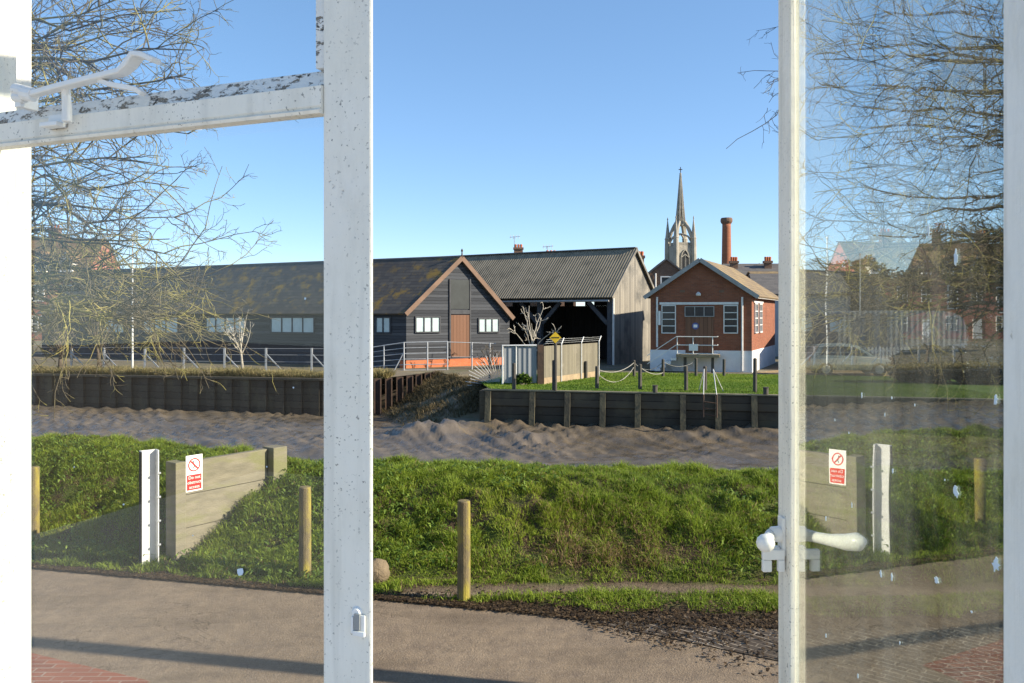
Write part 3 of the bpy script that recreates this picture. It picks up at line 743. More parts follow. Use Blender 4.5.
# putty strip under the transom and along the mullion
MB().fbox(WF, -0.0605, -0.0563, ZS + 0.051, zT - 0.001, -0.0255, -0.0065).build('putty', M['paint'], win)
def splats(face, spots, n, parent, seed):
    r = random.Random(seed); mb = MB()
    for px, py, w, h in spots:
        c = face.px(px, py, n); k = 9; vs = []
        for j in range(k):
            t = 2 * math.pi * j / k; q = r.uniform(0.6, 1.15)
            vs.append(c + face.d * (w * q * math.cos(t)) + V3((0, 0, h * q * math.sin(t) - abs(math.cos(t)) * 0)))
        mb.prism(vs, face.n * 0.0004)
    return mb.build('dried_spot', M['splat'], parent)
splats(WF, [(228, 577, 0.005, 0.007), (294, 298, 0.0018, 0.0018), (282, 389, 0.0015, 0.0015), (110, 508, 0.002, 0.0015), (255, 470, 0.001, 0.001), (180, 540, 0.0012, 0.001), (60, 470, 0.001, 0.0014)], -0.0245, lp, 2)

# casement stay on the transom (two arms, pin on its plate, pivot)
off = 0.006
def SP(px, py, n=0.02):
    q = WF.o + WF.n * n
    return Face(q.x, q.y, D.x, D.y).px(px, py)
stay = MB()
def strap(mb, pts, wid, thick):
    """Flat bar following points, width in the horizontal room direction."""
    pts = [V3(p) for p in pts]; vs = []; fs = []
    for i, p in enumerate(pts):
        d = (pts[min(i + 1, len(pts) - 1)] - pts[max(i - 1, 0)]).normalized()
        a = WF.n * wid[i]; b = d.cross(WF.n).normalized() * thick
        vs += [p - a / 2 - b / 2, p + a / 2 - b / 2, p + a / 2 + b / 2, p - a / 2 + b / 2]
    for i in range(len(pts) - 1):
        for j in range(4): fs.append((4 * i + j, 4 * i + (j + 1) % 4, 4 * i + 4 + (j + 1) % 4, 4 * i + 4 + j))
    fs += [(0, 3, 2, 1), tuple(range(4 * len(pts) - 4, 4 * len(pts)))]
    mb.add(vs, fs)
nS = 0.030
strap(stay, [SP(30, 95, nS), SP(60, 87, nS), SP(100, 77, nS), SP(122, 72, nS), SP(130, 65, nS), SP(137, 55, nS), SP(146, 56, nS), SP(156, 61, nS)], [0.014, 0.017, 0.018, 0.019, 0.021, 0.023, 0.022, 0.018], 0.008)
stay_o = stay.build('stay', M['handle'], win, smooth=False, bevel=0.0018)
mb = MB(); strap(mb, [SP(101, 81, nS - .004), SP(112, 85, nS - .004), SP(130, 88, nS - .008), SP(138, 90, nS - .012), SP(143, 94, nS - .015)], [0.013, 0.013, 0.012, 0.012, 0.010], 0.007)
mb.build('hook', M['handle'], stay_o, bevel=0.001)
mb = MB(); mb.tube([SP(15, 89, nS), SP(24, 91, nS)], [0.0085, 0.0085], 12); mb.tube([SP(15, 97, nS - .002), SP(25, 98, nS - .002)], [0.0075, 0.0075], 12); mb.tube([SP(24, 93, nS), SP(34, 95, nS)], [0.011, 0.010], 12)
mb.obox(SP(33, 112, 0.0), WF.d * 0.012, WF.n * nS, V3((0, 0, 0.022)))
mb.build('pivot', M['handle'], stay_o, bevel=0.001)
mb = MB(); mb.tube([SP(67, 122, 0.017), SP(67, 108, 0.017), SP(66, 94, 0.020), SP(66, 86, 0.026)], [0.007, 0.0068, 0.006, 0.0055], 12)
mb.obox(SP(51, 130, 0.0045), WF.d * 0.034, WF.n * 0.020, V3((0, 0, 0.007))); mb.obox(SP(51, 130, 0.0045), WF.d * 0.034, WF.n * 0.005, V3((0, 0, 0.021)))
mb.build('stay_pin', M['handle'], win, bevel=0.0015)

# the open casement leaf, hinged on the right
hx, hy = MX + 0.732 * D.x, MY + 0.732 * D.y
phi = R(92.62)
ld = V3((math.cos(phi), math.sin(phi), 0))
LF = Face(hx, hy, ld.x, ld.y)                          # u from the hinge outwards; its n points away from the room's left
LW = LF.u(778)
inn = -LF.n                                            # towards the viewer's left: the inside face of the leaf
class Leaf: pass
def LP(u, z, k): p = LF.o + ld * u + inn * k; return V3((p.x, p.y, z))
def lbox(mb, u0, u1, z0, z1, k0, k1): return mb.obox(LP(u0, z0, k0), ld * (u1 - u0), inn * (k1 - k0), V3((0, 0, z1 - z0)))
us = LF.u(790); ug = LF.u(1003) + 0.012
zl0, zl1 = ZS + 0.055, ZH - 0.055
mb = MB()
lbox(mb, us, LW, zl0, zl1, -0.0105, 0.0)
lbox(mb, us + 0.034, LW, zl0, zl1, -0.042, -0.0108)
leaf = mb.build('casement_stile', M['paint'], win, bevel=0.0022)
mb = MB()
lbox(mb, 0.004, ug - 0.012, zl0, zl1, -0.042, 0.0)
lbox(mb, ug - 0.0118, ug - 0.006, zl0, zl1, -0.042, -0.004); lbox(mb, ug - 0.0058, ug, zl0, zl1, -0.042, -0.010)
mb.build('hinge_stile', M['paint_clean'], leaf, bevel=0.0015)
mb = MB()
lbox(mb, ug + 0.0003, us - 0.0003, zl0, zl0 + 0.05, -0.042, -0.0005); lbox(mb, ug + 0.0003, us - 0.0003, zl1 - 0.05, zl1, -0.042, -0.0005)
mb.build('rail', M['paint'], leaf, bevel=0.002)
gk = -0.0085
rp = lbox(MB(), ug + 0.0004, us - 0.0004, zl0 + 0.0503, zl1 - 0.0503, gk - 0.0015, gk).build('casement_pane', M['glass_leaf'], leaf)
mb = MB(); rr = random.Random(5)
for (px, py, w, h) in [(956, 492, .008, .010), (996, 565, .012, .012), (881, 574, .004, .007), (892, 577, .004, .009), (937, 580, .008, .006), (893, 471, .003, .005), (826, 518, .003, .007), (852, 505, .002, .006), (826, 636, .003, .005), (929, 229, .003, .012), (956, 258, .006, .016), (862, 395, .002, .006), (892, 398, .002, .003), (885, 415, .002, .005), (996, 400, .006, .010), (858, 676, .003, .006), (972, 612, .003, .002), (900, 643, .002, .003), (835, 420, .0015, .003), (849, 433, .002, .003), (915, 405, .0015, .003), (945, 480, .0015, .002)]:
    r_ = (px - 512) / F
    u = (r_ * (LF.o.y + inn.y * gk) - (LF.o.x + inn.x * gk)) / (ld.x - r_ * ld.y)
    Yq = LF.o.y + ld.y * u; z = HC + (HOR - py) / F * Yq
    vs = []
    w *= .62; h *= .7
    for j in range(15):
        t = 2 * math.pi * j / 15; qq = rr.uniform(0.45, 1.15)
        vs.append(LP(u + w * qq * math.cos(t), z + h * qq * math.sin(t), gk + 0.0003))
    mb.prism(vs, inn * 0.0004)
mb.build('dried_spot', M['splat'], leaf)
# cockspur handle on the stile, its lever pointing back at the room
uH = (us + LW) / 2 + 0.002
zH = HC + (HOR - 534) / F * (LF.o.y + ld.y * uH)
mb = MB()
lbox(mb, uH - 0.012, uH + 0.012, zH - 0.036, zH + 0.030, 0.0002, 0.006)
mb.tube([LP(uH, zH, 0.006), LP(uH, zH, 0.022)], [0.014, 0.013], 14)
hd = mb.build('handle', M['handle'], leaf, smooth=False, bevel=0.001)
mb = MB()
pts = [LP(uH + 0.004, zH - 0.002, 0.020), LP(uH - 0.020, zH - 0.001, 0.034), LP(uH - 0.045, zH + 0.001, 0.047), LP(uH - 0.075, zH + 0.006, 0.060), LP(uH - 0.098, zH + 0.013, 0.068), LP(uH - 0.112, zH + 0.018, 0.072)]
mb.tube(pts, [0.011, 0.0095, 0.0105, 0.014, 0.0150, 0.006], 12); mb.build('lever', M['handle'], hd, smooth=True)
mb = MB()                                              # cockspur nose with its open slot
lbox(mb, uH - 0.016, uH - 0.006, zH - 0.041, zH - 0.024, 0.003, 0.042)
lbox(mb, uH - 0.016, uH - 0.006, zH - 0.062, zH - 0.0412, 0.003, 0.015); lbox(mb, uH - 0.016, uH - 0.006, zH - 0.062, zH - 0.0412, 0.026, 0.042)
lbox(mb, uH - 0.0058, uH + 0.010, zH - 0.040, zH - 0.022, 0.007, 0.022)
mb.build('cockspur', M['handle'], hd, bevel=0.002)

# our own wall round the window: white painted outside, reveal on the left
wl = thing('house_wall', WF.pt(-2, 0), 'white painted house wall around the window, its sunlit edge at far left', 'wall')
mb = MB()
mb.fbox(WF, UL - 4.0, UL - 0.001, 0.0, 6.2, -0.148, 0.10)
mb.fbox(WF, 0.813, 5.0, 0.0, 6.2, -0.05, 0.10)
mb.fbox(WF, UL, 0.8125, ZH + 0.013, 6.2, -0.12, 0.10)
mb.fbox(WF, UL, 0.8125, 0.0, ZS - 0.076, -0.12, 0.10)
mb.build('masonry', M['paint_clean'], wl)

# ================================================================== ALONG THE ROAD
def bollard(x, y, h, label, tilt):
    t = thing('bollard', (x, y, 0), label, 'bollard', 'wooden bollards along the verge')
    z0 = float(bank_z(np.array([x]), np.array([y]))[0]) - 0.1
    mb = MB(); r = 0.066
    top = V3((x + tilt, y, h))
    b = V3((x, y, z0))
    mb.tube([b, b + (top - b) * 0.3, b + (top - b) * 0.7, top - V3((0, 0, 0.012)), top], [r, r, r * 0.98, r * 0.97, r * 0.86], 16)
    mb.build('post', M['bollard'], t)
    return t
bollard(-0.48, 7.98, 1.0, 'round wooden bollard with yellow lichen standing alone in the open gap', 0.0)
bollard(-2.23, 8.62, 1.0, 'mossy wooden bollard behind the left pane at the foot of the bank', 0.0)
bollard(-5.83, 9.75, 1.0, 'wooden bollard half hidden by the white reveal at far left', 0.0)
# timber flood wall, sign and steel channel
TF = Face(-3.75, 9.25, 0.6, 0.8)
ft = thing('flood_wall', TF.pt(0, 0), 'weathered timber board wall cut into the end of the grass bank', 'wall')
ztop = 1.15
for i in range(3):
    MB().fbox(TF, TF.u(185.8), 1.10, ztop - 0.385 * (i + 1) + 0.006, ztop - 0.385 * i, -0.09, -0.01).build('board', M['timber'], ft, bevel=0.006)
MB().fbox(TF, TF.u(175), TF.u(185.5), -0.1, ztop + 0.01, -0.20, 0.012).build('post', M['timber'], ft, bevel=0.008)
MB().fbox(TF, 1.11, 1.32, -0.1, ztop + 0.02, -0.12, 0.10).build('post', M['timber'], ft, bevel=0.008)
sg = thing('warning_sign', TF.px(194.5, 473, 0.0), 'white and red prohibition sign fixed on the timber flood wall', 'sign')
uc = TF.u(194.5); zc = TF.z(473, uc); sw, sh = 0.105, 0.21
MB().fbox(TF, uc - sw, uc + sw, zc - sh, zc + sh, -0.009, -0.005).build('plate', M['sign_white'], sg)
MB().fbox(TF, uc - sw * .88, uc + sw * .88, zc - sh * .92, zc - sh * .08, -0.0045, -0.003).build('red_panel', M['sign_red'], sg)
mb = MB(); cz = zc + sh * .46; rr_ = sw * .74; vs = []; fs = []
for j in range(28):
    t = 2 * math.pi * j / 28
    for r_ in (rr_, rr_ * 0.82):
        for n_ in (-0.0045, -0.0025): vs.append(TF.pt(uc + r_ * math.cos(t), cz + r_ * math.sin(t), n_))
for j in range(28):
    a = 4 * j; b = 4 * ((j + 1) % 28)
    fs += [(a, b, b + 1, a + 1), (a + 2, a + 3, b + 3, b + 2), (a + 1, b + 1, b + 3, a + 3), (a, a + 2, b + 2, b)]
mb.add(vs, fs)
k7 = rr_ * 0.65
mb.bar(TF.pt(uc - k7, cz + k7, -0.0018), TF.pt(uc + k7, cz - k7, -0.0018), 0.014, 0.002, up=TF.n)
mb.build('prohibition_ring', M['sign_red'], sg)
mb = MB(); mb.tube([TF.pt(uc - 0.015, cz + 0.035, -0.0040), TF.pt(uc - 0.015, cz + 0.035, -0.003)], 0.012, 10)
mb.bar(TF.pt(uc - 0.015, cz + 0.022, -0.0036), TF.pt(uc + 0.005, cz - 0.012, -0.0036), 0.02, 0.001, up=TF.n)
mb.bar(TF.pt(uc + 0.003, cz - 0.010, -0.0036), TF.pt(uc - 0.018, cz - 0.045, -0.0036), 0.011, 0.001, up=TF.n); mb.bar(TF.pt(uc + 0.003, cz - 0.010, -0.0032), TF.pt(uc + 0.028, cz - 0.042, -0.0032), 0.011, 0.001, up=TF.n)
mb.build('pictogram', M['sign_teal'], sg)
for i, tx in enumerate(('Do not', 'obstruct', 'access')):
    put_text(tx, 0.052, TF.pt(uc, zc - sh * (0.24 + 0.26 * i), -0.002), TF.d, (0, 0, 1), M['sign_white'], sg)
ch = thing('flood_gate_channel', G(148, 566), 'upright white steel channel with lugs beside the timber flood wall', 'post')
CF = Face(*G(150, 566).xy, 0.75, 0.66)
mb = MB(); hz = 1.32
mb.fbox(CF, -0.10, 0.06, -0.05, hz, -0.012, 0.0); mb.fbox(CF, -0.112, -0.1005, -0.05, hz, -0.012, 0.085); mb.fbox(CF, 0.0605, 0.072, -0.05, hz, -0.012, 0.085)
mb.build('channel', M['steel_white'], ch)
MB().fbox(CF, -0.118, -0.1125, -0.05, hz - 0.01, 0.0, 0.09).build('seal', M['black_rubber'], ch)
for i in range(4):
    MB().fbox(CF, 0.05, 0.088, 1.05 - 0.27 * i, 1.07 - 0.27 * i, 0.0855, 0.10).build('lug', M['steel'], ch)
# stone by the mullion
mb = MB(); sp_ = G(379, 584)
bm = bmesh.new(); bmesh.ops.create_icosphere(bm, subdivisions=3, radius=1)
for v in bm.verts:
    d_ = 1 + 0.25 * float(fbm(np.array([v.co.x * 1.7 + 3]), np.array([v.co.y * 1.7 + v.co.z]), 5, 3)[0])
    v.co = V3((v.co.x * 0.13 * d_, v.co.y * 0.11 * d_, v.co.z * 0.15 * d_))
mb.add([v.co + V3((sp_.x - 0.02, sp_.y, 0.12)) for v in bm.verts], [tuple(v.index for v in f.verts) for f in bm.faces]); bm.free()
tag(mb.build('boulder', M['stone'], smooth=True, loc=(sp_.x, sp_.y, 0)), 'sandy boulder lying at the foot of the bank beside the mullion', 'stone')
# pole outside the frame that throws the shadow band across the road
pp = V3((4.6, 5.18, 0))
pl = thing('telegraph_pole', pp, 'tall round wooden pole by the road whose shadow crosses the tarmac', 'pole')
MB().tube([pp, pp + V3((0, 0, 8.2))], [0.12, 0.09], 14).build('pole', M['timber_dark'], pl)
MB().obox(pp + V3((-0.7, -0.06, 7.7)), (1.4, 0, 0), (0, 0.0, 0.1), (0, -0.09, 0)).build('crossarm', M['timber_dark'], pl)

# ================================================================== FAR SIDE: QUAY
QF = Face(quayL.x, quayL.y, quayR.x - quayL.x, quayR.y - quayL.y)
qw = thing('quay_wall', quayL, 'dark timber quay wall with pale capping below the lawn', 'wall')
ql = (quayR - quayL).length
MB().fbox(QF, 0.0, ql, -2.3, -0.02, -0.25, 0.0).build('planking', M['quay'], qw)
MB().fbox(QF, 0.0, ql, -0.55, -0.05, 0.005, 0.06).build('wale', M['quay'], qw)
MB().fbox(QF, -0.1, ql, -0.015, 0.03, -0.22, 0.12).build('capping', M['quay_cap'], qw)
MB().fbox(QF, -0.3, -0.02, -2.3, -0.03, -6.0, -0.02).build('return_wall', M['quay'], qw)
for px in (489, 533, 568, 603, 638, 683, 718, 754, 800, 850, 905, 960):
    u = QF.u(px)
    mb = MB(); mb.obox(QF.pt(u - 0.11, -2.2, 0.062), QF.d * 0.22, QF.n * 0.42, V3((0, 0, 0.2)))
    mb.prism([QF.pt(u - 0.10, -2.0, 0.062), QF.pt(u - 0.10, -2.0, 0.45), QF.pt(u - 0.10, -0.2, 0.18), QF.pt(u - 0.10, -0.03, 0.16), QF.pt(u - 0.10, -0.03, 0.062)], QF.d * 0.20)
    mb.build('buttress', M['buttress'], qw)
# quay ladder with its handrails
la = thing('quay_ladder', QF.pt(QF.u(709), 0), 'pale metal ladder with splayed handrails over the quay edge', 'ladder')
for px in (703, 716):
    u = QF.u(px)
    MB().tube([QF.pt(u, -0.75, 0.55), QF.pt(u, 0.05, 0.52)], 0.03, 8).build('stringer', M['rust'], la)
    top = QF.px(px + (1 if px < 710 else -3), 369, 0.1)
    MB().tube([QF.pt(u, 0.03, 0.5), top, QF.pt(u + (-.12 if px < 710 else .3), 0.03, -0.9)], 0.018, 8).build('handrail', M['steel_white'], la)
for i in range(3):
    MB().tube([QF.pt(QF.u(703), -0.2 - 0.22 * i, 0.55), QF.pt(QF.u(716), -0.25 - 0.22 * i, 0.55)], 0.016, 6).build('rung', M['rust'], la)
for px, w in ((655, 'left of the quay ladder'), (766, 'right of the quay ladder')):
    b = thing('mooring_stub', QF.pt(QF.u(px), 0.03, -0.3), 'low dark mooring stub on the quay edge, ' + w, 'mooring post')
    q = QF.pt(QF.u(px), 0.03, -0.05)
    MB().tube([q - V3((0, 0, .03)), q + V3((0, 0, 0.22)), q + V3((0, 0, .26))], [0.09, 0.09, 0.11], 10).build('stub', M['post_dark'], b)
# chain posts
def post(px, pyt, pyb, label, r=0.075, cat='post', group='dark posts around the lawn', Y=None):
    b = G(px, pyb); h = (pyb - pyt) / F * b.y
    t = thing('lawn_post', b, label, cat, group)
    MB().tube([b - V3((0, 0, .1)), b + V3((0, 0, h - .03)), b + V3((0, 0, h))], [r, r * .95, r * .6], 8).build('post', M['post_dark'], t)
    return b + V3((0, 0, h - 0.12))
front = [(514, 363, 390), (554, 360, 391), (597, 366, 389), (640, 364, 390), (686, 366, 391), (705, 366, 391), (755, 358, 393)]
fnames = ['dark lawn post in front of the grey sheet gate', 'short dark post close behind the yellow diamond sign', 'dark lawn post in front of the right end of the board fence', 'dark lawn post alone below the silver shed gable', 'stout dark lawn post left of the ladder handrails', 'dark lawn post between the two ladder handrails', 'tallest dark lawn post nearest the white corner of the brick building']
ftops = [post(p, a, b, n) for (p, a, b), n in zip(front, fnames)]
back = [(586, 361, 379), (634, 360, 377), (663, 359, 377), (696, 358, 376.5), (724, 359, 376.5)]
bnames = ['thin back row post against the board fence', 'pale back row post holding the ropes by the shed', 'back row post at the left corner of the white plinth', 'back row post in front of the landing', 'back row post below the right window of the brick building']
btops = [post(p, a, b, n, 0.07) for (p, a, b), n in zip(back, bnames)]
def chain(a, b, sag, label):
    pts = [a + (b - a) * (i / 10) - V3((0, 0, sag * 4 * (i / 10) * (1 - i / 10))) for i in range(11)]
    c = MB(); c.tube(pts, 0.015, 6)
    tag(c.build('rope', M['rope'], loc=pts[0]), label, 'rope', 'ropes between the lawn posts')
chain(ftops[2], btops[1], 0.25, 'upper grey rope from the fence end post to the shed post')
chain(ftops[2] - V3((0, 0, .15)), btops[1] - V3((0, 0, .2)), 0.5, 'lower slack rope from the fence end post to the shed post')
chain(btops[1], btops[2], 0.35, 'grey rope between the shed post and the plinth corner post')
chain(btops[2], btops[3], 0.25, 'grey rope running in front of the white plinth')
chain(ftops[3], btops[2] - V3((0, 0, .5)), 0.15, 'slack rope from the lone front post towards the plinth')
# rusty piles and sheet-pile wall on the left
for i, (px, yt) in enumerate(((378, 379), (389, 378.4), (400, 377.4), (410, 376.2), (419, 374.4), (428, 373), (436, 372))):
    b = G(px, yt); t = thing('steel_pile', b - V3((0, 0, 1.5)), ORD[i] + ' rusty pile counted from the mullion below the barn', 'pile', 'rusty piles below the barn')
    mb = MB(); mb.box(b - V3((0, 0, 0.75)), (0.30, 0.06, 1.56), (1, 0.2, 0)); mb.box(b - V3((-.13, 0.1, 0.75)), (0.05, 0.16, 1.5), (1, 0.2, 0)); mb.box(b - V3((.13, 0.1, 0.75)), (0.05, 0.16, 1.5), (1, 0.2, 0))
    mb.build('pile', M['rust'], t)
sp = thing('sheet_pile_wall', (-8.4, 35.2, -1.6), 'dark sheet pile wall along the far edge of the creek', 'wall')
mb = MB(); a = V3((-6.6, 34.98, 0)); path = [a, V3((-8.4, 35.1, 0)), V3((-22.6, 37.9, 0)), V3((-45, 42.9, 0))]
k_ = 0
for i in range(3):
    p, q_ = path[i], path[i + 1]; L = (q_ - p).length; d_ = (q_ - p) / L; n_ = V3((d_.y, -d_.x, 0)); n_ = n_ if n_.y < 0 else -n_
    s_ = 0.0
    while s_ < L - 0.01:
        e_ = min(s_ + 0.42, L); o_ = n_ * (0.14 if k_ % 2 else 0.0); k_ += 1
        mb.obox(p + d_ * s_ + o_ - V3((0, 0, 2.3)), d_ * (e_ - s_ - 0.006), -n_ * 0.16, V3((0, 0, 2.28)))
        s_ = e_
mb.build('piling', M['quay'], sp)
mb = MB()
for i in range(3): mb.bar(path[i] + V3((0, -.08, .0)), path[i + 1] + V3((0, -.08, .0)), 0.34, 0.09)
mb.build('capping', M['quay'], sp)
# retaining wall under the barn
rt = thing('retaining_wall', (-3.7, 40.4, -.6), 'low pale retaining wall below the orange brick plinth', 'wall')
RF = Face(-5.3, 40.9, 0.93, 0.35)
MB().fbox(RF, 0.8, 4.9, -0.7, -0.01, -0.2, 0.0).build('wall_face', M['stone_wall'], rt)

# ------------------------------------------------------------------ barn
def window(fc, px0, py0, px1, py1, cols, rows, parent, frame, pane, n=0.0, bar=0.05, name='window'):
    u0, u1 = fc.u(px0), fc.u(px1); um = (u0 + u1) / 2; z1, z0 = fc.z(py0, um), fc.z(py1, um)
    return window_uz(fc, u0, u1, z0, z1, cols, rows, parent, frame, pane, n, bar, name)
def window_uz(fc, u0, u1, z0, z1, cols, rows, parent, frame, pane, n=0.0, bar=0.05, name='window'):
    mb = MB(); t = 0.07 + n
    mb.fbox(fc, u0 - bar, u0, z0 - bar, z1 + bar, n, t); mb.fbox(fc, u1, u1 + bar, z0 - bar, z1 + bar, n, t)
    mb.fbox(fc, u0 + .001, u1 - .001, z1, z1 + bar - .002, n, t - .003); mb.fbox(fc, u0 + .001, u1 - .001, z0 - bar + .002, z0, n, t + .02)
    for i in range(1, cols):
        u = u0 + (u1 - u0) * i / cols; mb.fbox(fc, u - bar / 2, u + bar / 2, z0 + .001, z1 - .001, n, t - .006)
    for i in range(1, rows):
        z = z0 + (z1 - z0) * i / rows; mb.fbox(fc, u0 + .002, u1 - .002, z - bar * .4, z + bar * .4, n, t - .012)
    f = mb.build(name, frame, parent)
    MB().fbox(fc, u0 - .002, u1 + .002, z0 - .002, z1 + .002, n + .003, n + .03).build('pane', pane, f)
    return f
Bd = V3((-0.887, 0.46, 0)).normalized()
GF = Face(-5.55, 42.0, 5.46, 3.6)
uW = GF.u(509.5); uA = GF.u(460)
zE = 2.93; zA = GF.z(258.5, uA)
barn = thing('barn', GF.pt(0, 0), 'long black weatherboarded barn with lichened roof and brown gable door', 'barn')
BL = 31.0
mb = MB(); zEr = GF.z(317, uW)
mb.prism([GF.pt(0, 0.42), GF.pt(uW, 0.42), GF.pt(uW, zEr), GF.pt(uA, zA - 0.06), GF.pt(0, zE)], Bd * BL)
mb.build('wall', M['barn_board'], barn)
mb = MB(); e = GF.n * 0.02
mb.prism([GF.pt(-0.02, -0.3, 0.02), GF.pt(uW + 0.02, -0.3, 0.02), GF.pt(uW + 0.02, 0.418, 0.02), GF.pt(-0.02, 0.418, 0.02)], Bd * 0.4)
mb.build('plinth', M['brick_orange'], barn)
mb = MB(); mb.prism([GF.pt(0.01, -0.3) + Bd * .42, GF.pt(uW, -0.3) + Bd * .42, GF.pt(uW, .419) + Bd * .42, GF.pt(0.01, .419) + Bd * .42], Bd * (BL - .42)); mb.build('footing', M['beam'], barn)
ov = GF.n * 0.22
def slab(mb, p0, p1, ext, th):
    n_ = (p1 - p0).cross(ext).normalized()
    if n_.z < 0: n_ = -n_
    mb.obox(p0 + n_ * 0.012, p1 - p0, ext, n_ * th)
mb = MB()
ez = (zA - zE) / (uA - 0) * 0.12
slab(mb, GF.pt(-0.12, zE - ez, 0.2), GF.pt(uA, zA, 0.2), Bd * (BL + 0.4), 0.07)
ez2 = (zA - zEr) / (uW - uA) * 0.12
slab(mb, GF.pt(uA, zA, 0.2), GF.pt(uW + 0.12, zEr - ez2, 0.2), Bd * (BL + 0.4), 0.07)
roof = mb.build('roof', M['barn_roof'], barn)
mb = MB(); mb.tube([GF.pt(uA, zA + 0.06, 0.2), GF.pt(uA, zA + 0.06, 0.2) + Bd * (BL + .4)], 0.10, 8); mb.build('ridge', M['slate'], roof)
for (p0, p1) in (((-0.14, zE - ez), (uA, zA)), ((uA, zA), (uW + 0.14, zEr - ez2))):
    MB().bar(GF.pt(p0[0], p0[1] + .02, 0.24), GF.pt(p1[0], p1[1] + .02, 0.24), 0.06, 0.24).build('bargeboard', M['barge'], barn)
MB().lathe(GF.pt(uA, zA + 0.1, 0.22), [(0.05, 0), (0.03, .25), (0.07, .3), (0.02, .42)], 8).build('finial', M['rust'], barn)
def panel(fc, px0, py0, px1, py1, parent, mat, name, n1=0.05):
    u0, u1 = fc.u(px0), fc.u(px1); um = (u0 + u1) / 2
    return MB().fbox(fc, u0, u1, fc.z(py1, um), fc.z(py0, um), 0.003, n1).build(name, mat, parent)
panel(GF, 450.5, 315, 469, 357, barn, M['door_brown'], 'door')
panel(GF, 450.5, 280, 469, 309, barn, M['hatch'], 'hatch', 0.04)
mb = MB()
for (a0, b0_, a1, b1_) in ((449, 279, 450.3, 358), (469.2, 279, 470.4, 358)):
    u0_, u1_ = GF.u(a0), GF.u(a1); mb.fbox(GF, u0_, u1_, 0.43, GF.z(279, u0_), 0.003, 0.07)
u0_, u1_ = GF.u(450.4), GF.u(469.1); mb.fbox(GF, u0_, u1_, GF.z(314, u0_), GF.z(310, u0_), 0.003, 0.065)
mb.build('door_frame', M['beam'], barn)
window(GF, 416, 317.5, 439, 331.5, 3, 1, barn, M['beam'], M['pane_pale'], bar=0.07)
window(GF, 479, 319, 498, 331.5, 3, 1, barn, M['beam'], M['pane_pale'], bar=0.07)
# long side: windows in the front wall that recedes to the left
SF = Face(*(GF.pt(0, 0) + Bd * BL).xy, -Bd.x, -Bd.y)
for x0, x1, c in ((377, 390, 2), (272, 314, 4), (207, 245, 4), (144, 178, 3), (104, 124, 2)):
    window(SF, x0, 318, x1, 332, c, 1, barn, M['beam'], M['pane_pale'], bar=0.08)

# ------------------------------------------------------------------ open shed
SB = V3((-0.85, 0.53, 0)).normalized(); SG = V3((0.53, 0.85, 0)).normalized()
c0 = V3((5.6, 44.8, 0)); HW = 3.1; SL = 20.5
zSe, zSr = 4.05, 6.70
shed = thing('open_shed', c0, 'big open fronted shed with corrugated roof and silvery boarded gable', 'shed')
GG = Face(c0.x, c0.y, SG.x, SG.y)
mb = MB(); mb.prism([GG.pt(0, 0), GG.pt(2 * HW, 0), GG.pt(2 * HW, zSe), GG.pt(HW, zSr), GG.pt(0, zSe)], -GG.n * 0.12)
mb.build('gable_wall', M['shed_board'], shed)
mb = MB(); bk = c0 + SG * 2 * HW
mb.obox(bk + SB * 0.2, SB * (SL - .2), -SG * 0.1, (0, 0, zSe - 0.66))
rb = random.Random(3); u_ = .2
while u_ < SL - 1.2:
    w_ = rb.uniform(.3, 1.6); mb.obox(bk + SB * u_ + V3((0, 0, zSe - .658)), SB * w_, -SG * .08, (0, 0, .64)); u_ += w_ + rb.uniform(.3, 1.0)
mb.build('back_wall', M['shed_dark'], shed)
mb = MB(); le = c0 + SB * SL
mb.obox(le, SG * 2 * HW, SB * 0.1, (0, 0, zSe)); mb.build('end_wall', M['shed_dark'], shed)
mb = MB(); gr = (zSr - zSe) / HW; o_ = 0.35
st = GG.n * 0.15
slab(mb, c0 + st - SG * o_ + V3((0, 0, zSe - gr * o_)), c0 + st + SG * HW + V3((0, 0, zSr)), SB * (SL + .3), 0.06)
slab(mb, c0 + st + SG * HW + V3((0, 0, zSr)), c0 + st + SG * (2 * HW + o_) + V3((0, 0, zSe - gr * o_)), SB * (SL + .3), 0.06)
sr = mb.build('roof', M['shed_roof'], shed)
mb = MB(); mb.bar(c0 + st + SG * HW + V3((0, 0, zSr + .09)), c0 + st + SG * HW + V3((0, 0, zSr + .09)) + SB * (SL + .3), 0.34, 0.06); mb.build('ridge', M['slate'], sr)
mb = MB(); mb.bar(c0 + st * 1.2 - SG * o_ + V3((0, 0, zSe - gr * o_)), c0 + st * 1.2 + SG * HW + V3((0, 0, zSr)), 0.05, 0.16); mb.bar(c0 + st * 1.2 + SG * HW + V3((0, 0, zSr)), c0 + st * 1.2 + SG * (2 * HW + o_) + V3((0, 0, zSe - gr * o_)), 0.05, 0.16)
mb.build('bargeboard', M['shed_board'], shed)
OF = Face(*(c0 + SB * SL).xy, -SB.x, -SB.y)
MB().fbox(OF, 0, SL, zSe - 0.5, zSe - 0.22, -0.2, 0.0).build('eaves_beam', M['beam'], shed)
for k in range(5):
    u = SL - 0.15 - 4.55 * k
    MB().fbox(OF, u - 0.14, u + 0.14, 0, zSe - 0.51, -0.26, 0.02).build('post', M['beam'], shed)
    for sgn in (-1, 1):
        if k == 0 and sgn == 1: continue
        MB().bar(OF.pt(u + sgn * 0.15, zSe - 1.75, -0.1), OF.pt(u + sgn * 1.35, zSe - 0.52, -0.1), 0.14, 0.22).build('brace', M['beam'], shed)
mb = MB(); mb.tube([GG.pt(0.05, 0, 0.06), GG.pt(0.05, zSe - .3, 0.06)], 0.06, 8); mb.build('downpipe', M['trim'], shed)
